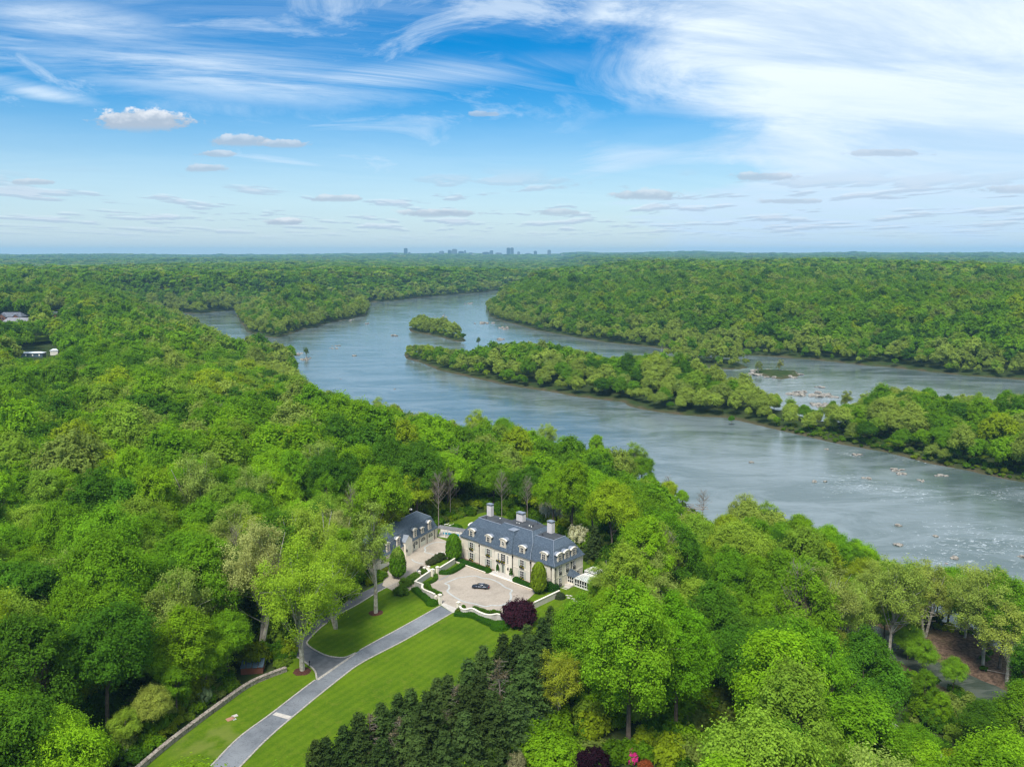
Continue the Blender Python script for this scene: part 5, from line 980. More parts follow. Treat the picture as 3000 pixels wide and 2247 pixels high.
# ------------------------------------------------------------------ the wood
def proj(x, y, z):
    z = z - H; d = y * math.cos(P) - z * math.sin(P); u_ = y * math.sin(P) + z * math.cos(P); return 1500 + F * x / d, 1123.5 - F * u_ / d
KEEP = [[(398, 2260), (640, 2072), (850, 1962), (1020, 1905), (1040, 1770), (1050, 1640), (1180, 1520), (1250, 1500), (1330, 1530), (1430, 1455), (1640, 1500), (1730, 1590), (1745, 1760), (1700, 1790), (1640, 1810), (1500, 1880), (1400, 1960), (1300, 2040), (1180, 2130), (1000, 2210), (880, 2260)],
 [(868, 1020), (880, 1090), (925, 1140), (1002, 1160), (1106, 1182), (1178, 1212), (1290, 1222), (1427, 1240), (1507, 1248), (1630, 1286), (1771, 1305), (1830, 1340), (1905, 1405), (1990, 1485), (2070, 1530), (2120, 1505), (2180, 1470), (2261, 1490), (2300, 1535), (2391, 1557), (2478, 1580), (2614, 1645), (2722, 1672), (2820, 1682), (2928, 1698), (3100, 1700), (3100, 1420), (2587, 1330), (2059, 1228), (1495, 1138), (1190, 1056), (1195, 985), (1190, 960), (1120, 905), (1080, 935), (860, 1000)],
 [(585, 925), (690, 918), (725, 1000), (640, 978)], [(1380, 988), (1560, 985), (1820, 1022), (1900, 1028), (1900, 1038), (1780, 1045), (1600, 1000), (1450, 1003)],
 [(2200, 1052), (2400, 1066), (3000, 1122), (3100, 1150), (2770, 1160), (2600, 1120), (2540, 1165), (2450, 1170), (2400, 1200), (2330, 1175), (2200, 1130)],
 [(2575, 1862), (2630, 1850), (2650, 1820), (2990, 1950), (2990, 2060), (2900, 2035), (2780, 2030), (2700, 1960), (2600, 1930)], [(2650, 2085), (2680, 2080), (2890, 2235), (2860, 2250)],
 [(-50, 915), (100, 915), (95, 940), (-50, 940)], [(130, 915), (180, 915), (178, 934), (135, 934)], [(25, 1016), (180, 1012), (175, 1050), (25, 1050)], [(105, 984), (170, 984), (160, 1008), (110, 1008)], [(705, 1935), (770, 1935), (770, 1990), (705, 1990)], [(400, 2250), (395, 2235), (640, 2050), (640, 2075)], [(1120, 880), (1480, 855), (1425, 885), (1180, 905)]]
KEEP.append([(1190, 975), (1290, 995), (1366, 1008), (1440, 985), (1440, 1010), (1366, 1024), (1250, 1008), (1190, 1003)])
KEEP.append([(1050, 1590), (1220, 1490), (1290, 1500), (1295, 1570), (1090, 1650)])
ANCH = [(2669, 2097), (2700, 2118), (2746, 2147), (2780, 2172), (2805, 2197), (2845, 2222), (2600, 1885), (2640, 1895), (2820, 1995), (2870, 2010), (2910, 1965), (2810, 1935), (1852, 2206), (1890, 2232), (1470, 2200)]
KEEP.append([(880, 2320), (880, 2250), (1180, 2130), (1500, 1880), (1640, 1812), (1745, 1835), (1715, 1960), (1640, 2000), (1760, 1900), (1960, 1900), (2080, 2080), (2080, 2320)])
def clear_of(px, py, w, pb=None):
    bh = (pb - py) if pb is not None else w * 1.6
    if any(((a - px) / w) ** 2 + ((b - py - w * 1.05) / (w * 1.1)) ** 2 < 1 for a, b in ANCH): return False
    for k, p in enumerate(KEEP):
        f = .7 if k in (0, 5, 6, len(KEEP) - 1) else .3
        xs = [px] + [px + a * w * f for a in (-1, 1) for _ in range(3)] + [px, px]; ys = [py + bh * .04] + [py + bh * b for _ in range(2) for b in (.22, .42, .6)] + [py + bh * .35, py + bh * .62]
        if inpoly(np.array(xs), np.array(ys), p).any(): return False
    return True
CLEAR = [LAWN, COURT, GC, uns([(850, 1880), (1035, 1740), (1200, 1650), (1215, 1700), (1048, 1780), (905, 1895)])]
rg = np.random.default_rng(7)
def candidates():
    out = []; r = 92.0
    while r < 15500:
        s = 13.0 if r < 1500 else 13.0 * (r / 1500) ** .80; n = int(1.36 * r / s); a = (np.arange(n) + rg.uniform(0, 1) + rg.uniform(-.38, .38, n)) / n * 1.36 - .68; rr = r + rg.uniform(-.38, .38, n) * s
        out.append(np.stack([rr * np.sin(a), rr * np.cos(a), np.full(n, s)], 1)); r += s * .92
    return np.concatenate(out)
C = candidates()
def fringe():                                 # low growth crowding the water's edge
    out = []
    for p in [RIV, BACK] + list(ISL.values()):
        q = np.array(p + p[:1])
        for a, b in zip(q, q[1:]):
            l = np.linalg.norm(b - a); n = int(l / 5.0) if max(np.hypot(*a), np.hypot(*b)) < 3000 else 0
            for t in rg.random(n): 
                c = a + (b - a) * t + rg.normal(size=2) * 6; out.append((c[0], c[1], 13.0))
    return np.array(out)
Cf = fringe(); FR = np.concatenate([np.ones(len(C)), np.where((Cf[:, 0] > 40) & (Cf[:, 1] < 480), .90, .66)]); C = np.concatenate([C, Cf]); X, Y, SP = C.T; SD = wdist(X, Y); ZH = height(X, Y, SD)
ok = (SD > 2.0) & (Y > 80) & (np.abs(np.arctan2(X, Y)) < .69)
for p in CLEAR: ok &= ~inpoly(X, Y, p) & ((segdist(X, Y, p) > 3.2) | (Y > 900))
pathpts = [(*un(a, b, -14),) for a, b in ((2440, 1900), (2551, 2012), (2588, 2048), (2669, 2097), (2746, 2147), (2805, 2197), (2877, 2238), (2960, 2300))]
ok &= (segdist(X, Y, pathpts, False) > 4) | (Y > 400)
for (x, y, h, d_) in con_spots: ok &= np.hypot(X - x, Y - y) > 4.5
for (px, py, r) in ((1841, 2178, 9), (1690, 2060, 6), (1980, 2110, 7), (1635, 2120, 6), (886, 1966, 8), (762, 1900, 8), (1621, 2243, 8), (1547, 2150, 5), (1735, 2268, 6), (741, 1966, 6)): x, y = un(px, py); ok &= np.hypot(X - x, Y - y) > r
for (px, py) in ((60, 950), (150, 935), (95, 1040)): x, y, z = hit(px, py); ok &= np.hypot(X - x, Y - y) > 24
x, y, z = hit(2330, 2230); ok &= np.hypot(X - x, Y - y) > 11
X, Y, SP, SD, ZH, FR = (q[ok] for q in (X, Y, SP, SD, ZH, FR))
n_ = len(X); pale_zone = vnoise(X, Y, 130, 31); kindr = rg.random(n_); sizer = rg.triangular(.70, 1.02, 1.45, n_) * 1.10; aspect_ = rg.uniform(.85, 1.2, n_)
island = (SD < 48) & (Y > 480) & (X > -150)
riverside = np.where((Y < 520) & (X > 20), sst(-SD, -40, -6) * .75, sst(-SD, -75, -12))
small = np.where((X > 40) & (Y < 480), 1.0, np.where(SD < 10, .62, np.where(SD < 35, .82, 1.0))) * FR * np.where(island, .92, 1.0)
def pick(i):
    r = kindr[i]; pz = pale_zone[i]; rv = riverside[i]; x, y = X[i], Y[i]
    if r < .60 * rv * (0.5 + pz): return 'pale olive'
    if r < .70 * rv * (0.5 + pz): return 'grey olive'
    q = (r * 7.31) % 1.0; dist = math.hypot(x, y)
    if pz > .66 and q < .26: return 'pale olive' if q < .14 else 'soft green'
    if q < .30: return 'mid green'
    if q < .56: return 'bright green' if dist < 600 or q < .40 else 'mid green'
    if q < .72: return 'deep green'
    if q < .85: return 'soft green'
    if q < (.91 if dist > 260 else .87): return 'yellow green'
    if q < (.90 if dist > 260 else .88): return 'rusty green'
    return 'grey olive' if q < .97 else 'mid green'
order = np.argsort(np.hypot(X, Y)); NEAR = []; FARI = []
N_IND = 232
for i in order:
    x, y, z, r = X[i], Y[i], ZH[i], math.hypot(X[i], Y[i]); s = sizer[i] * small[i]
    px0, py0 = proj(x, y, z)
    if r < 2600:
        okk = False
        for f in (1.0, .88, .76, .64, .52, .40):
            h = 22.5 * s * f; px, py = proj(x, y, z + h); w = 7.9 * s * f * F / math.hypot(r, H - z)
            if clear_of(px, py, w, py0): okk = True; s *= f; break
        if not okk and SD[i] < 16 and kindr[i] < .25 and r > 260: s *= .45; okk = clear_of(*proj(x, y, z + 9), 8)
        if not okk: continue
        if px < -w - 60 or px > 3060 + w or py > 2247 + w * .4: continue
    if len(NEAR) < N_IND and r < 1200:
        NEAR.append((i, s))
    else: FARI.append((i, s))
# --- the nearest trees, each one on its own, named after what it stands by
LM = [('the mansion', (5, 255)), ('the carriage house', (-42, 268)), ('the stone wall', un(640, 2060)), ('the huge tulip tree', un(1841, 2178)), ('the wide oak', hit(2330, 2230)[:2]), ('the garden shed', un(741, 1966)), ('the conservatory', lw(HO, HA, 44, 10)), ('the brown sandbar', un(2850, 1935, -24)), ('the driftwood heap', un(1990, 1500, -24)), ('the gravel path', un(2746, 2147, -15)), ('the bare riverside tree', un(2058, 1530, -23))]
groups = {}
for (i, s) in NEAR:
    x, y = X[i], Y[i]; ds = [(math.hypot(x - a, y - b), nm, x - a, y - b) for nm, (a, b) in LM]; d, nm, dx, dy = min(ds); k = 'behind' if dy > abs(dx) else 'in front of' if -dy > abs(dx) else ('right of' if dx > 0 else 'left of')
    c = pick(i); form = 'airy' if c in ('pale olive', 'grey olive') else ('tall' if (kindr[i] * 31) % 1 < .33 else 'round')
    sz = 'tall' if form == 'tall' else 'thin' if form == 'airy' else ('big' if s > 1.0 else 'small' if s < .72 else 'round')
    groups.setdefault((ZC[c], sz, k, nm), []).append((d, i, s, c, form))
for (c0, sz, k, nm), L_ in groups.items():
    L_.sort(key=lambda t: t[0])
    for j, (d, i, s, c, form) in enumerate(L_):
        lead = '' if len(L_) == 1 else ('nearest' if j == 0 else '%s nearest' % ORD[j]); lb = ('%s %s %s tree %s %s' % (lead, sz, c0, k, nm)).strip() if lead else 'the one %s %s tree %s %s' % (sz, c0, k, nm)
        f = s * rnd.uniform(.94, 1.06); tree(form, int(kindr[i] * 1000), (X[i], Y[i], ZH[i] - .1), (f * rnd.uniform(.88, 1.18), f * rnd.uniform(.88, 1.18), f * rnd.uniform(.94, 1.08)), jit(TINT[c], rnd, .15), 'woodland_tree', lb, 'tree', 'trees of the near wood')
print('near trees', len(NEAR), 'far', len(FARI))
for (px, py, s_, c, kd, lb) in ((2058, 1535, .95, (.16, .13, .06), 'bare', 'bare leafless tree on the river bank by the driftwood'), (1955, 1470, .8, (.10, .22, .02), 'bare', 'dead leaning tree at the water edge upstream of the driftwood'), (1405, 1330, .9, (.2, .25, .05), 'bare', 'bare tree at the edge of the river wood behind the mansion'), (1570, 1345, .8, (.2, .25, .05), 'bare', 'small bare tree against the water behind the mansion')):
    x, y, z = hit(px, py); tree(kd, 0, (x, y, z), s_, c, 'bare_tree', lb, 'bare tree')
for j, (px, pt, h) in enumerate(((2345, 1650, 18), (1960, 1560, 17), (690, 1540, 22), (1030, 1420, 24), (1545, 1395, 17), (1283, 1385, 21), (1470, 1380, 18), (1318, 1378, 18), (1335, 1310, 22), (330, 1350, 22), (640, 1180, 22))):
    x, y = un(px, pt, h); z = hgt(x, y); f = (h - z) / 17.0; tree('bare', 0, (x, y, z), (f * .75, f * .75, f), (.22, .22, .08), 'bare_tree', '%s nearest leafless tree poking out of the near canopy' % ORD[j] if j else 'nearest leafless tree poking out of the near canopy', 'bare tree', 'leafless trees in the near wood')
x, y = un(1782, 1782); tree('airy', 1, (x, y, G), (.85, .85, .62), (.30, .42, .06), 'garden_tree', 'pale green tree leaning over the glass conservatory', 'tree')
x, y = un(1752, 1775); tree('round', 2, (x, y, G), (.45, .45, .38), (.20, .36, .02), 'garden_tree', 'small bright green tree in front of the conservatory glass', 'tree')
for j_, (px, py, h_, lb_) in enumerate(((2700, 1990, 11, 'leafy green tree on the landward side of the inlet, upstream one'), (2790, 2045, 10, 'leafy green tree on the landward side of the inlet, middle one'), (2660, 1930, 12, 'leafy green tree where the inlet disappears'))):
    x, y = un(px, py, WZ); f = h_ / 21; tree('round', j_, (x, y, hgt(x, y)), (f * 1.1, f * 1.1, f), (.19, .36, .02), 'inlet_tree', lb_, 'tree')
x, y = un(1742, 1640); tree('conifer', 1, (x, y, G), (1.3, 1.3, 1.0), (.07, .11, .03), 'garden_conifer', 'dark evergreen behind the end gable of the mansion', 'conifer')
for (px, py, s_, kd, c, lb) in ((2143, 1245, .33, 'round', (.10, .24, .01), 'single bright young tree on a speck of land by the long island'), (897, 1047, .55, 'airy', (.12, .2, .04), 'single thin tree on rocks in the river near the wooded point'), (1402, 1012, .5, 'airy', (.12, .2, .04), 'single thin tree standing in the water by the long island'), (2222, 1096, .6, 'airy', (.24, .3, .08), 'thin pale tree at the near end of the rocky bar'), (2285, 1092, .62, 'airy', (.3, .34, .12), 'paler thin tree alone on the middle of the rocky bar')):
    x, y = un(px, py, WZ); tree(kd, 1, (x, y, WZ), s_, c, 'river_tree', lb, 'tree')
WT = [(2180, 1450, 23, 'airy', 'pale olive'), (2135, 1510, 16, 'round', 'soft green'), (2238, 1470, 22, 'airy', 'soft green'), (2300, 1530, 18, 'tall', 'mid green'), (2345, 1516, 20, 'round', 'bright green'), (2420, 1552, 20, 'round', 'bright green'), (2478, 1574, 20, 'round', 'mid green'), (2534, 1596, 18, 'round', 'bright green'), (2598, 1640, 19, 'airy', 'pale olive'), (2655, 1655, 20, 'round', 'mid green'), (2700, 1668, 20, 'round', 'soft green'), (2755, 1672, 19, 'tall', 'bright green'), (2850, 1652, 22, 'airy', 'pale olive'), (2790, 1668, 20, 'round', 'mid green'), (2905, 1690, 17, 'airy', 'grey olive'), (2975, 1690, 21, 'airy', 'pale olive'), (2500, 1690, 18, 'round', 'mid green'), (2600, 1720, 20, 'round', 'bright green'), (1862, 1292, 24, 'airy', 'soft green'), (1880, 1340, 18, 'round', 'mid green'), (1955, 1415, 13, 'round', 'yellow green'), (2000, 1440, 10, 'round', 'bright green'), (1905, 1400, 14, 'round', 'mid green'), (1745, 1275, 22, 'tall', 'bright green'), (1655, 1285, 20, 'airy', 'mid green'), (1395, 1197, 25, 'airy', 'yellow green'), (1475, 1230, 22, 'round', 'mid green'), (1600, 1240, 22, 'airy', 'pale olive'), (1250, 1215, 20, 'round', 'bright green'), (1105, 1165, 22, 'airy', 'pale olive'), (1150, 1190, 20, 'round', 'yellow green'), (1715, 1340, 18, 'airy', 'pale olive')]
NK = [(2216, 1150, 14, 'airy', 'soft green'), (2270, 1160, 14, 'round', 'bright green'), (2318, 1162, 15, 'airy', 'soft green'), (2360, 1185, 14, 'round', 'mid green'), (2405, 1190, 13, 'airy', 'soft green'), (2440, 1172, 15, 'tall', 'mid green'), (2485, 1142, 18, 'airy', 'grey olive'), (2540, 1146, 17, 'airy', 'pale olive'), (2585, 1120, 20, 'airy', 'pale olive'), (2620, 1135, 19, 'round', 'pale olive'), (2722, 1137, 18, 'round', 'mid green'), (2440, 1200, 12, 'round', 'bright green')]
IC = [(1940, 992, 17, 'airy', 'soft green'), (1985, 1000, 17, 'airy', 'pale olive'), (2030, 985, 18, 'airy', 'soft green'), (2060, 1008, 14, 'round', 'mid green'), (2090, 998, 17, 'round', 'mid green'), (2125, 1012, 14, 'round', 'deep green'), (2160, 1000, 18, 'airy', 'pale olive'), (2190, 1022, 13, 'round', 'mid green')]
for lst, grp, where in ((WT, 'trees along the near river bank', 'on the near river bank, %s along it from the wooded point side'), (NK, 'trees on the narrow part of the long island', 'on the narrow neck of the long island, %s from its tip side'), (IC, 'trees on the islet behind the long island', 'on the islet behind the long island, %s from the left')):
    lst = sorted(lst)
    for j, (px, py, h, kd, c) in enumerate(lst):
        zb = WZ + 1.0; x, y = un(px, py, zb + h); zb = max(zb, hgt(x, y)) if grp.startswith('trees along') else zb
        if zb > WZ + 3: h = max(12, h - (zb - WZ - 1)) if h < 24 else h; x, y = un(px, py, zb + h)
        base = {'airy': 23.5, 'round': 21, 'tall': 24}[kd]; f = h / base; tree(kd, j, (x, y, zb - .2), (f * 1.0, f * 1.0, f), jit(TINT[c], rnd, .12), 'waterside_tree', ZC[c] + ' tree ' + where % ORD[j], 'tree', grp)
# --- everything farther: one wood
lib = bpy.data.collections.new('canopy_shapes')
def low_tree(name, seed, R, h, hz, n, nt, k, size, spread, trunk=True):
    rng = np.random.default_rng(seed); zc = h - hz; cen = crown_centres(rng, R, zc, hz, n, -.45); rad = rng.uniform(.20, .38, len(cen)) * R; tp = (0, .5, .25, .6, .35)[seed % 5]; cen[:, :2] *= (1.1 - tp * np.clip((cen[:, 2] - zc) / hz, 0, 1))[:, None]; V, t = clump_leaves(rng, cen, rad, nt, k, size, spread=spread, flat=.95, upb=.5)
    Fc = np.arange(len(V)).reshape(-1, 4)
    me = leafmesh(name, V, t, MT['leafi']); o = bpy.data.objects.new(name, me); lib.objects.link(o); return o
for q in range(5): low_tree('a_mid%d' % q, 300 + q, 7.0, (20, 22, 21, 23, 19)[q], (7.5, 9, 7, 10, 7)[q], 32, 26, 11, .40, .17)
for q in range(4): low_tree('b_far%d' % q, 400 + q, 7.0, (20, 21, 22, 19)[q], (8, 7, 9, 7)[q], 20, 13, 6, .80, .19)
for q in range(3): low_tree('c_veryfar%d' % q, 500 + q, 7.2, 20, 7.5, 10, 8, 4, 1.7, .2)
fi = np.array([f[0] for f in FARI]); fs = np.array([f[1] for f in FARI]); m = len(fi); fx, fy, fz = X[fi], Y[fi], ZH[fi]; fr_ = np.hypot(fx, fy)
var = np.where(fr_ < 800, rg.integers(0, 5, m), np.where(fr_ < 2000, 5 + rg.integers(0, 4, m), 9 + rg.integers(0, 3, m)))
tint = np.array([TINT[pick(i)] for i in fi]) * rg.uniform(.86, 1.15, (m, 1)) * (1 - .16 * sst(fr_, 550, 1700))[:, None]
g = SP[fi] / 13.0; sc = np.stack([fs * g * rg.uniform(.86, 1.26, m), fs * g * rg.uniform(.86, 1.26, m), fs * np.minimum(g, 1.25) * rg.uniform(.88, 1.12, m)], 1)
me = bpy.data.meshes.new('far_forest'); me.vertices.add(m); me.vertices.foreach_set('co', np.stack([fx, fy, fz - .2], 1).astype(np.float32).ravel())
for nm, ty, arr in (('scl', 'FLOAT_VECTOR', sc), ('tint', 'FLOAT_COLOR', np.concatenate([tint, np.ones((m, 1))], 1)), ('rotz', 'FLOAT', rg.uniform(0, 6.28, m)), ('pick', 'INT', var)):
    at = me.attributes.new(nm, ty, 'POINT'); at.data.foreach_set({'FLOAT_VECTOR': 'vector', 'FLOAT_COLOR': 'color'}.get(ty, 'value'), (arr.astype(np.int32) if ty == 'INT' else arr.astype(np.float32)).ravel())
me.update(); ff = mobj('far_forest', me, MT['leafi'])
tag(ff, 'mixed green and olive spring wood stretching over the hills and islands', 'forest', kind='stuff')
gn = bpy.data.node_groups.new('wood', 'GeometryNodeTree'); gn.interface.new_socket('Geometry', in_out='INPUT', socket_type='NodeSocketGeometry'); gn.interface.new_socket('Geometry', in_out='OUTPUT', socket_type='NodeSocketGeometry')
gi = gn.nodes.new('NodeGroupInput'); go = gn.nodes.new('NodeGroupOutput'); ip = gn.nodes.new('GeometryNodeInstanceOnPoints'); ci = gn.nodes.new('GeometryNodeCollectionInfo'); mp_ = gn.nodes.new('GeometryNodeMeshToPoints')
ci.inputs['Collection'].default_value = lib; ci.inputs['Separate Children'].default_value = True; ci.inputs['Reset Children'].default_value = True
def named(nm, ty):
    n = gn.nodes.new('GeometryNodeInputNamedAttribute'); n.data_type = ty; n.inputs[0].default_value = nm; return n.outputs[0]
cx_ = gn.nodes.new('ShaderNodeCombineXYZ'); gn.links.new(named('rotz', 'FLOAT'), cx_.inputs[2])
gn.links.new(gi.outputs[0], mp_.inputs[0]); gn.links.new(mp_.outputs[0], ip.inputs['Points']); gn.links.new(ci.outputs[0], ip.inputs['Instance']); ip.inputs['Pick Instance'].default_value = True
gn.links.new(named('pick', 'INT'), ip.inputs['Instance Index']); gn.links.new(cx_.outputs[0], ip.inputs['Rotation']); gn.links.new(named('scl', 'FLOAT_VECTOR'), ip.inputs['Scale']); gn.links.new(ip.outputs[0], go.inputs[0])
md = ff.modifiers.new('wood', 'NODES'); md.node_group = gn

# --- low growth under and in front of the near trees
ulib = bpy.data.collections.new('shrub_shapes')
for q in range(3):
    rng = np.random.default_rng(700 + q); cen = crown_centres(rng, .9, .4, .55, 26, -.5, .4, .9); V, t = clump_leaves(rng, cen, rng.uniform(.16, .3, len(cen)), 16, 9, .085, spread=.22, upb=.4); ulib.objects.link(bpy.data.objects.new('a_shrub%d' % q, leafmesh('a_shrub%d' % q, V, t, MT['leafi'])))
def scatter(name, label, P3, scl, tint, pick_, lib_, m_):
    m = len(P3); me = bpy.data.meshes.new(name); me.vertices.add(m); me.vertices.foreach_set('co', np.asarray(P3, np.float32).ravel())
    for nm, ty, arr in (('scl', 'FLOAT_VECTOR', scl), ('tint', 'FLOAT_COLOR', np.concatenate([tint, np.ones((m, 1))], 1)), ('rotz', 'FLOAT', rg.uniform(0, 6.28, m)), ('pick', 'INT', pick_)):
        at = me.attributes.new(nm, ty, 'POINT'); at.data.foreach_set({'FLOAT_VECTOR': 'vector', 'FLOAT_COLOR': 'color'}.get(ty, 'value'), (arr.astype(np.int32) if ty == 'INT' else arr.astype(np.float32)).ravel())
    me.update(); o = mobj(name, me, m_); tag(o, label, name.replace('_', ' '), kind='stuff'); g2 = gn.copy()
    for n in g2.nodes:
        if n.bl_idname == 'GeometryNodeCollectionInfo': n.inputs['Collection'].default_value = lib_
    md = o.modifiers.new(name, 'NODES'); md.node_group = g2; return o
n = 15000; A_ = rg.uniform(-.62, .62, n); R_ = np.sqrt(rg.uniform(95 ** 2, 620 ** 2, n)); ux, uy = R_ * np.sin(A_), R_ * np.cos(A_); ax, ay = [], []
for p, k_ in ((LAWN, 900),):                   # thicker along the edge of the wood
    q = np.array(p + p[:1]); j = rg.integers(0, len(p), k_); t = rg.random(k_)[:, None]; e = q[j] + (q[j + 1] - q[j]) * t + rg.normal(size=(k_, 2)) * 4; ux = np.append(ux, e[:, 0]); uy = np.append(uy, e[:, 1])
usd = wdist(ux, uy); good = usd > 1.0
for p in CLEAR + [[lw(HO, HA, a, b) for a, b in ((-4, -3), (50, -3), (50, 20), (-4, 20))], [lw(GO, GA, a, b) for a, b in ((-39, -2), (2, -2), (2, 14), (-39, 14))]]: good &= ~inpoly(ux, uy, p)
good &= segdist(ux, uy, [tuple(q) for q in swp], False) > 2.8
good &= segdist(ux, uy, pathpts, False) > 2.6
good &= (np.hypot((ux - un(2850, 1935, -24)[0]) / 30, (uy - un(2850, 1935, -24)[1]) / 18) > 1) | (rg.random(len(ux)) < .12)
for (px, py, r_) in ((1852, 2240, 5), (1890, 2255, 5), (1450, 2240, 6), (1512, 2268, 5), (1621, 2255, 7), (1735, 2275, 5)): x, y = un(px, py); good &= np.hypot(ux - x, uy - y + 2) > r_
for (px, py) in ((741, 1966),): x, y = un(px, py); good &= np.hypot(ux - x, uy - y + 1.5) > 4.2
ux, uy, usd = ux[good], uy[good], usd[good]; n = len(ux); uz = height(ux, uy, usd); us = rg.uniform(1.6, 4.6, n) * np.where(segdist(ux, uy, LAWN) < 6, .55, 1.0) * np.where((segdist(ux, uy, pathpts, False) < 9) | (uy > 395) | (usd < 14), .5, 1.0)
nmz = list(TINT); tt = np.array([TINT[nmz[k]] for k in rg.choice([0, 1, 1, 2, 2, 3, 5, 7], n)]) * rg.uniform(.6, 1.0, (n, 1))
scatter('undergrowth', 'leafy green undergrowth below and between the trees', np.stack([ux, uy, uz - .1], 1), np.stack([us * 1.1, us * 1.1, us * rg.uniform(.8, 1.5, n)], 1), tt, rg.integers(0, 3, n), ulib, MT['leafi'])
# gravel towpath
pp = spline(pathpts, 2.0); nn_ = normals2(pp); zz = height(pp[:, 0], pp[:, 1]); V = []; Fc = []
for i in range(len(pp)):
    for s_ in (-1.7, 0, 1.7): a = pp[i] + nn_[i] * s_; V.append((a[0], a[1], zz[i] + .25))
for i in range(len(pp) - 1):
    for j in range(2): a = i * 3 + j; Fc.append((a, a + 1, a + 4, a + 3))
me = bpy.data.meshes.new('gravel_path'); me.from_pydata(V, [], Fc); me.update()
MT['gravel'] = pbr('pale_gravel', (.62, .57, .50), .95, var=.15, vscale=.8); tag(mobj('gravel_path', me, MT['gravel']), 'pale gravel path running through the trees by the backwater', 'path', kind='structure')
# --- rocks
def rockmesh(seed, flat=.55):
    import bmesh
    bm = bmesh.new(); bmesh.ops.create_icosphere(bm, subdivisions=2, radius=1); r = random.Random(seed); ax = [np.array([r.gauss(0, 1) for _ in range(3)]) for _ in range(9)]; ax = [a / np.linalg.norm(a) for a in ax]; cut = [r.uniform(.5, .85) for _ in ax]
    for v in bm.verts:
        p = np.array(v.co)
        for a, c in zip(ax, cut):
            d = p @ a
            if d > c: p = p - a * (d - c) * .9
        v.co = (p[0], p[1], p[2] * flat)
    me = bpy.data.meshes.new('boulder'); bm.to_mesh(me); bm.free(); me.materials.append(MT['rock']); return me
RK = [rockmesh(i, (.5, .65, .4, .8)[i % 4]) for i in range(6)]
def rocks(px, py, n, spx, spy, rad, label, seed, z=WZ, name='boulder'):
    n = n if n < 3 or n > 20 else int(n * 1.5); rad *= 1.15; r = random.Random(seed); x0, y0 = un(px, py, z); ex = un(px + spx, py, z)[0] - x0; ey = abs(un(px, py + spy, z)[1] - y0)
    made = []
    for k in range(n):
        a = r.uniform(0, 6.28); q = r.random() ** .6; s = rad * r.uniform(.5, 1.3); o = bpy.data.objects.new(name, RK[r.randrange(6)]); x, y = x0 + q * ex * math.cos(a), y0 + q * ey * math.sin(a)
        o.location = (x, y, z + s * .05); o.rotation_euler = (0, 0, r.uniform(0, 6.28)); o.scale = (s * r.uniform(1, 1.7), s, s); link(o); made.append(o)
    made.sort(key=lambda o: o.location.x / o.location.y)
    for k, o in enumerate(made): tag(o, label if n == 1 else '%s from the left, %s' % (ORD[k], label), 'rock', 'rocks: ' + label if n > 1 else None)
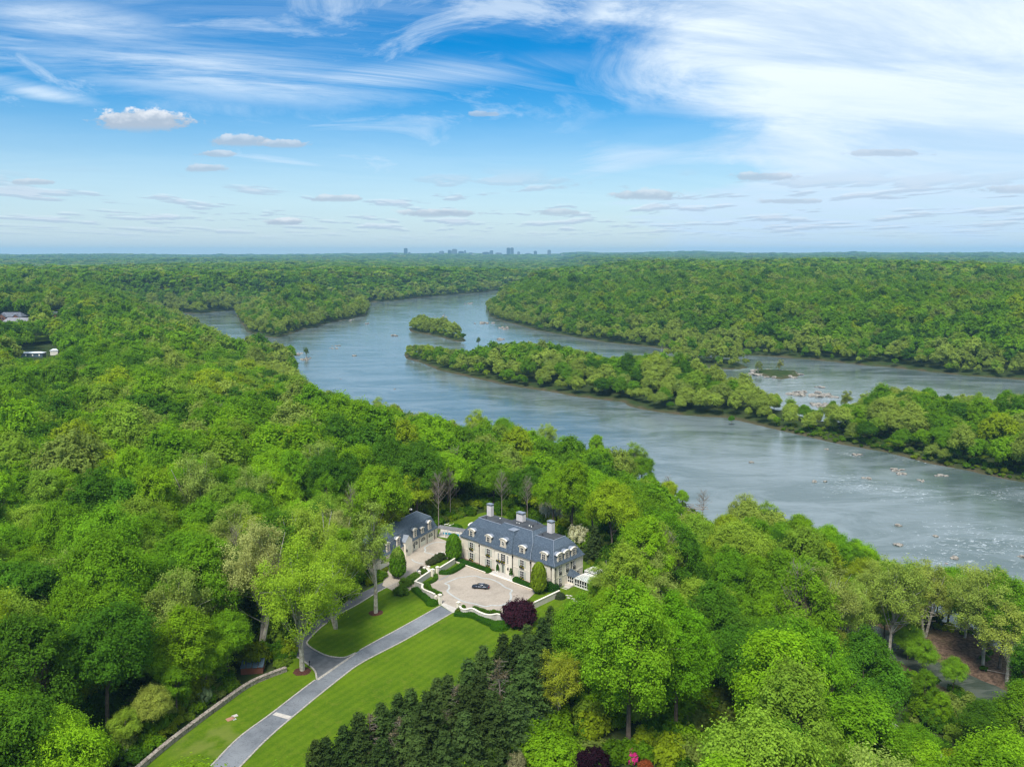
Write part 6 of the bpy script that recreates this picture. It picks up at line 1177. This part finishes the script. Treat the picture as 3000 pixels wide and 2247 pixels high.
for i, (px, py, n, sx, sy, rad, lb) in enumerate(((2270, 1097, 44, 78, 12, 2.7, 'tan boulder on the rocky bar beyond the long island'), (2370, 1156, 30, 58, 8, 2.4, 'brown boulder in the rapids nearest the long island'), (2425, 1162, 8, 24, 4, 1.5, 'small boulder trailing off the rapids boulders'), (2408, 1187, 24, 26, 10, 2.0, 'tan boulder heaped in the white water behind the narrow neck'), (2403, 1135, 4, 14, 2, 1.6, 'dark boulder alone upstream in the rapids'), (2202, 1355, 3, 8, 2, .9, 'wet boulder with a tuft in mid river'), (2383, 1412, 3, 8, 2, .9, 'dark boulder breaking the open water, farther out of the pair'), (2415, 1411, 2, 4, 1, .7, 'small boulder next to the dark one in open water'), (2625, 1378, 8, 22, 6, 1.1, 'pale boulder in the cluster off the wooded far bank'), (2640, 1390, 5, 12, 4, 1.0, 'pale boulder at the near tip of the cluster off the bank'), (2535, 1402, 4, 14, 3, .9, 'brown boulder in the small cluster left of the pale ones'), (2700, 1407, 4, 10, 6, .9, 'dark boulder in the thin line of stones downstream'), (2755, 1393, 6, 22, 5, .9, 'grey boulder in the group under the leaning sycamore bank'), (2508, 1333, 4, 12, 2, 1.1, 'wet boulder under the overhanging tree of the far bank'), (2424, 1316, 2, 4, 1, .9, 'little boulder near the brown bank of the island'), (2632, 1540, 2, 5, 2, .9, 'dark boulder with white water in the lower river'), (2630, 1596, 5, 11, 3, .9, 'tan boulder in the low cluster of the lower river'), (2795, 1636, 3, 6, 3, .9, 'dark boulder in the white water near the tree tops'), (2741, 1570, 2, 4, 2, .8, 'small boulder at the head of the white streak'), (2990, 1631, 2, 8, 2, 1.2, 'flat brown boulder in the lower river by the picture edge'), (2770, 1651, 2, 6, 1, .8, 'low dark boulder just off the near trees'), (1375, 890, 4, 12, 2, 3.2, 'distant brown boulder in the upper river'), (1422, 948, 7, 32, 3, 2.8, 'brown boulder of the stony line below the wooded point'), (1475, 962, 6, 24, 3, 2.5, 'brown boulder of the second stony line near the point'), (1290, 925, 5, 40, 5, 1.8, 'dark boulder scattered in the upper river'), (1470, 994, 4, 12, 3, 2.6, 'shrubby boulder islet beside the far shore'), (980, 1018, 6, 22, 6, 1.6, 'dark low boulder in the middle of the wide bend'), (1035, 1042, 2, 9, 1, 2.0, 'long flat boulder alone in the wide bend'), (896, 1053, 6, 12, 6, 1.6, 'reddish boulder round the thin tree off the wooded point'), (868, 1040, 6, 12, 6, 1.8, 'reddish boulder on the shore of the wooded point'), (1155, 985, 3, 14, 3, 1.8, 'dark boulder left of the small island'), (1075, 949, 2, 5, 1, 2.0, 'brown boulder off the tip of the left island'), (1000, 940, 8, 50, 5, 1.8, 'brown boulder along the grassy edge of the left island'), (1158, 1140, 1, 2, 1, 1.2, 'single dark boulder in the calm bend'), (1000, 1110, 1, 2, 1, 1.0, 'tiny dark boulder in the calm bend'))):
    rocks(px, py, n, sx, sy, rad, lb, 50 + i)
# driftwood where the bank juts out above the conservatory side
x, y, z = hit(2000, 1495); dw = tag(empty('driftwood_heap', (x, y, z)), 'heap of bleached driftwood logs caught on the near river bank', 'driftwood'); r = random.Random(3)
for k in range(46):
    a = r.uniform(0, 3.14); l = r.uniform(3, 11); c = np.array((r.gauss(0, 4.2), r.gauss(0, 3.2), r.uniform(.1, 2.0))); d = np.array((math.cos(a), math.sin(a), r.uniform(-.15, .15))) * l / 2
    MB().tube(c - d, c + d, r.uniform(.10, .28), .06, 5).build('log', MT['deadwood'], dw)
for i, (px, py, a, l) in enumerate(((2925, 1972, -.6, 9), (2870, 2004, -.9, 8), (2960, 1915, -.3, 7))):
    x, y, z = hit(px, py); o = MB().tube((-l / 2, 0, 0), (l / 2, 0, .3), .22, .10, 6).tube((l * .1, 0, .1), (l * .35, 1.2, .5), .08, .03, 5).build('fallen_log', MT['deadwood']); o.location = (x, y, z + .15); o.rotation_euler = (0, 0, a); tag(o, ('pale fallen log at the water edge of the sandbar', 'pale fallen log half in the backwater', 'short pale log lying up on the sandbar')[i], 'log')
# --- the parked car
MT['paint'] = pbr('graphite_car_paint', (.045, .055, .075), .20, metal=.5, spec=.6); MT['carglass'] = pbr('car_glass', (.01, .013, .018), .05, spec=.7); MT['tyre'] = pbr('tyre_rubber', (.012, .012, .012), .9); MT['rim'] = pbr('dark_alloy', (.10, .10, .11), .35, metal=.8); MT['lamp'] = pbr('red_lamp', (.45, .02, .03), .3); MT['headl'] = pbr('headlamp', (.6, .62, .65), .15)
cx0, cy0 = un(1408, 1725); car = tag(empty('parked_car', (cx0, cy0 + .6, G + .08), math.radians(171)), 'low dark graphite sports car parked in the middle of the entrance court', 'car')
car.scale = (1.06, 1.06, 1.06)
def car_body():
    st = [(-2.55, .62, .42, .60), (-2.45, .80, .30, .78), (-2.1, .93, .24, .88), (-1.4, .99, .22, .90), (-.6, .96, .22, .86), (.3, .94, .22, .85), (1.2, .97, .22, .84), (1.9, .95, .24, .76), (2.35, .84, .28, .64), (2.55, .62, .36, .54)]
    m_ = MB(); rs = []
    for (x, w, z0, z1) in st:
        zm = (z0 + z1) / 2; rs.append([(x, -w * .92, z0), (x, w * .92, z0), (x, w, zm), (x, w * .97, z1 - .10), (x, w * .78, z1), (x, w * .35, z1 + .035), (x, -w * .35, z1 + .035), (x, -w * .78, z1), (x, -w * .97, z1 - .10), (x, -w, zm)])
    m_.rings(rs, True, 0, True); return m_
bd = car_body().build('body', MT['paint'], car, True)
cab = [(-2.15, .62, .86, .90), (-1.5, .76, .84, 1.08), (-.8, .80, .82, 1.28), (-.1, .80, .82, 1.33), (.45, .79, .82, 1.24), (1.15, .74, .83, .90)]; mm = MB(); rs = []
for (x, w, z0, z1) in cab: rs.append([(x, -w, z0), (x, w, z0), (x, w * .84, z1 - (z1 - z0) * .22), (x, w * .62, z1), (x, -w * .62, z1), (x, -w * .84, z1 - (z1 - z0) * .22)])
mm.rings(rs, True, 0, True); mm.build('cabin_glass', MT['carglass'], car, True)
rf = MB(); rs = []
for (x, w, z0, z1) in cab[1:5]: rs.append([(x, -w * .66, z1 - .02), (x, w * .66, z1 - .02), (x, w * .60, z1 + .015), (x, -w * .60, z1 + .015)])
rf.rings(rs, True, 0, True).build('roof', MT['paint'], car, True)
pl_ = MB()
for sy in (-1, 1):
    for a, b in (((1.15, .74, .92), (.45, .66, 1.24)), ((.45, .66, 1.24), (-.8, .67, 1.28)), ((-.8, .67, 1.28), (-2.1, .6, .92)), ((-.35, .80, .86), (-.3, .67, 1.28))): pl_.tube((a[0], a[1] * sy, a[2]), (b[0], b[1] * sy, b[2]), .045, .045, 5)
pl_.build('pillars', MT['paint'], car)
for sx in (-1.45, 1.5):
    for sy in (-1, 1):
        w_ = MB(); n = 18
        ringf = lambda r, yy: [(sx + r * math.cos(2 * math.pi * i / n), yy, .34 + r * math.sin(2 * math.pi * i / n)) for i in range(n)]
        w_.rings([ringf(.30, sy * .70), ringf(.35, sy * .74), ringf(.35, sy * .93), ringf(.27, sy * .985)], True, 0, True); wh = w_.build('wheel', MT['tyre'], car)
        rm = MB().rings([ringf(.24, sy * .97), ringf(.24, sy * .995), ringf(.06, sy * .975)], True, 0, True).build('rim', MT['rim'], wh)
for sy in (-1, 1):
    MB().box(-2.56, -2.34, sy * .62 - .20, sy * .62 + .20, .62, .74).build('tail_lamp', MT['lamp'], car); MB().box(2.28, 2.46, sy * .60 - .14, sy * .60 + .14, .50, .60).build('headlight', MT['headl'], car)
    MB().box(.75, .95, sy * .98 - .12, sy * .98 + .12, .86, .97).build('mirror', MT['paint'], car)
# --- houses in the clearing upstream and sheds nearer
MT['brick'] = pbr('red_brick', (.17, .08, .06), .9, var=.2, vscale=1.5); MT['shingle'] = pbr('grey_shingle', (.13, .14, .165), .9, var=.2, vscale=.5); MT['shingle2'] = pbr('light_shingle', (.24, .24, .26), .9, var=.15, vscale=.4); MT['metalroof'] = pbr('pale_metal_roof', (.62, .66, .70), .5)
def far_house(px, py, w, d, eave, ridge, a, wallm, roofm, label, gables=()):
    x, y, z = hit(px, py); z += 1.0; e = tag(empty('distant_house', (x, y, z), a), label, 'house'); MB().box(-w / 2, w / 2, -d / 2, d / 2, -4, eave).build('wall', MT[wallm], e)
    MB().rings([rect(-w / 2 - .6, w / 2 + .6, -d / 2 - .6, d / 2 + .6, eave), rect(-w / 2 + d * .3, w / 2 - d * .3, -.15, .15, ridge)], True, capb=True).build('roof', MT[roofm], e)
    for (gx, gw) in gables:
        g_ = MB(); g_.box(gx - gw / 2, gx + gw / 2, -d / 2 - 2.5, 0, -4, eave); g_.yprism([(gx - gw / 2, eave), (gx + gw / 2, eave), (gx, eave + gw * .42)], -d / 2 - 2.5, 0); gg = g_.build('gable', MT[wallm], e)
        MB().add([(gx - gw / 2 - .5, -d / 2 - 3, eave - .1), (gx, -d / 2 - 3, eave + gw * .42 + .35), (gx + gw / 2 + .5, -d / 2 - 3, eave - .1), (gx - gw / 2 - .5, 2, eave - .1), (gx, 2, eave + gw * .42 + .35), (gx + gw / 2 + .5, 2, eave - .1)], [(0, 1, 4, 3), (1, 2, 5, 4)]).build('gable_roof', MT[roofm], gg)
        for zz in (eave - 5.2, eave - 2.4): MB().box(gx - gw * .28, gx - gw * .05, -d / 2 - 2.56, -d / 2 - 2.48, zz, zz + 1.5).box(gx + gw * .05, gx + gw * .28, -d / 2 - 2.56, -d / 2 - 2.48, zz, zz + 1.5).build('window', MT['glass'], gg)
    for k in range(5): xx = -w / 2 + w * (k + .5) / 5; MB().box(xx - .6, xx + .6, -d / 2 - .06, -d / 2 + .02, eave - 2.6, eave - 1.0).build('window', MT['trim'], e)
    return e
far_house(38, 946, 30, 15, 7, 12.5, .05, 'brick', 'shingle', 'big brick house with dark slate roof, farther left in the clearing', ((-8, 9), (9, 7)))
far_house(60, 953, 38, 12, 3.5, 8.5, -.08, 'stone', 'shingle2', 'long low house with light grey roof in front of the brick one')
far_house(150, 940, 26, 13, 6, 11, .1, 'brick', 'shingle', 'brick house with purple grey roof among the trees, right of the others', ((2, 7), (10, 6)))
far_house(82, 1046, 30, 8, 3.0, 4.2, .12, 'bluebox', 'metalroof', 'long low building with pale metal roof below the meadow')
far_house(162, 1040, 7, 6, 3.5, 5.2, .2, 'trim', 'metalroof', 'small white roofed shed right of the long low building')
x, y, z = hit(135, 996); mpts = [(x + 26 * math.cos(t) * (1 + .15 * math.sin(3 * t)), y + 42 * math.sin(t)) for t in np.linspace(0, 6.28, 30)[:-1]]
hz_ = height(np.array([p[0] for p in mpts]), np.array([p[1] for p in mpts])).max(); tag(poly_sheet('meadow', mpts, float(hz_) + .5, MT['lawn']), 'small green meadow in the clearing upstream', 'meadow', kind='structure')
# --- skyline
def tower_mat():
    m, nt, o = mat('tower_facade'); b = N(nt, 'ShaderNodeBsdfPrincipled', i_Roughness=.5); L(nt, b.outputs[0], o.inputs[0]); tc = N(nt, 'ShaderNodeTexCoord'); sp = N(nt, 'ShaderNodeSeparateXYZ'); L(nt, tc.outputs['Object'], sp.inputs[0])
    z = M(nt, 'LESS_THAN', M(nt, 'FRACT', M(nt, 'MULTIPLY', sp.outputs[2], .25)), .5); oi = N(nt, 'ShaderNodeObjectInfo'); c = mixc(nt, z, oi.outputs['Color'], (.05, .06, .08)); L(nt, c, b.inputs[0]); return m
MT['tower'] = tower_mat(); SKX = [(35, 75, 108), (140, 180, 63), (178, 204, 103), (560, 615, 92), (655, 690, 82), (688, 715, 88), (712, 768, 72), (780, 842, 94), (843, 860, 84), (905, 950, 106), (1060, 1143, 102), (1143, 1185, 86), (1215, 1290, 108), (1345, 1388, 60), (1390, 1428, 57), (1470, 1500, 98), (1560, 1640, 115), (1665, 1703, 90), (1822, 1860, 82), (2148, 2166, 103)]
SKL = ['low pale block at the far left end of the skyline', 'tall slab tower standing alone, second from the left end', 'short dark block joined to the lone slab tower', 'square block midway between the lone tower and the main cluster', 'pale block at the left edge of the main cluster', 'dark stepped block inside the main cluster', 'tallest dark block of the main cluster', 'long pale block right of the main cluster', 'narrow upright end of the long pale block', 'low flat block after the long pale one', 'wide dark low block in the middle of the skyline', 'crooked topped block on the wide dark one', 'wide low block before the twin towers', 'left of the twin towers', 'right of the twin towers', 'small rounded block right of the twin towers', 'very wide low block farther right', 'square tower after the very wide block', 'tall single tower near the right end', 'tiny tower at the far right end of the skyline']
DK = 13200.0
for i, (a, b, t) in enumerate(SKX):
    xa, xb = 1150 + a * .2486, 1150 + b * .2486; yt = 715 + t * .2486; yt = 750 - (750 - yt) * 1.18; wx = ((xa + xb) / 2 - 1500) / F * DK; w_ = (xb - xa) / F * DK; ang = math.atan((1123.5 - yt) / F) - P; zt = H + DK * math.tan(ang); e = tag(empty('skyline_tower', (wx, DK + (i % 3) * 120, 0)), 'hazy blue ' + SKL[i], 'tower', 'towers on the horizon')
    m_ = MB().box(-w_ / 2, w_ / 2, -22, 22, 0, zt - 6).build('tower_block', MT['tower'], e); m_.color = ((.20, .21, .23, 1), (.04, .055, .08, 1), (.10, .115, .14, 1))[i % 3]
    p_ = MB().box(-w_ * .32, w_ * .32, -14, 14, zt - 6, zt).build('roof_plant', MT['tower'], e); p_.color = m_.color
r = random.Random(8); pxs = sorted(r.uniform(1130, 1700) for _ in range(26))
for k in range(26):
    px = pxs[k]; w_ = r.uniform(30, 110); zt = H + r.uniform(-32, -12); wx = (px - 1500) / F * 12900; e = tag(empty('low_block', (wx, 12900 + r.uniform(-300, 200), 0)), '%s low pale building counting from the left end of the skyline' % ORD[k], 'building', 'low buildings between the towers'); m_ = MB().box(-w_ / 2, w_ / 2, -15, 15, 0, zt - 3).build('block', MT['tower'], e); m_.color = (.6, .58, .55, 1); MB().box(-w_ / 3, w_ / 3, -10, 10, zt - 3, zt).build('upper_floor', MT['conc'], e)
# ------------------------------------------------------------------ the air
m, nt, o = mat('haze'); pv = N(nt, 'ShaderNodeVolumePrincipled'); pv.inputs['Color'].default_value = (.40, .76, 1.0, 1); pv.inputs['Density'].default_value = 6.0e-5; pv.inputs['Anisotropy'].default_value = .1; L(nt, pv.outputs[0], o.inputs['Volume'])
tag(MB().box(-17500, 17500, -1200, 19500, -31, 215).build('haze', m), 'thin blue air lying over the whole valley', 'haze', kind='stuff')
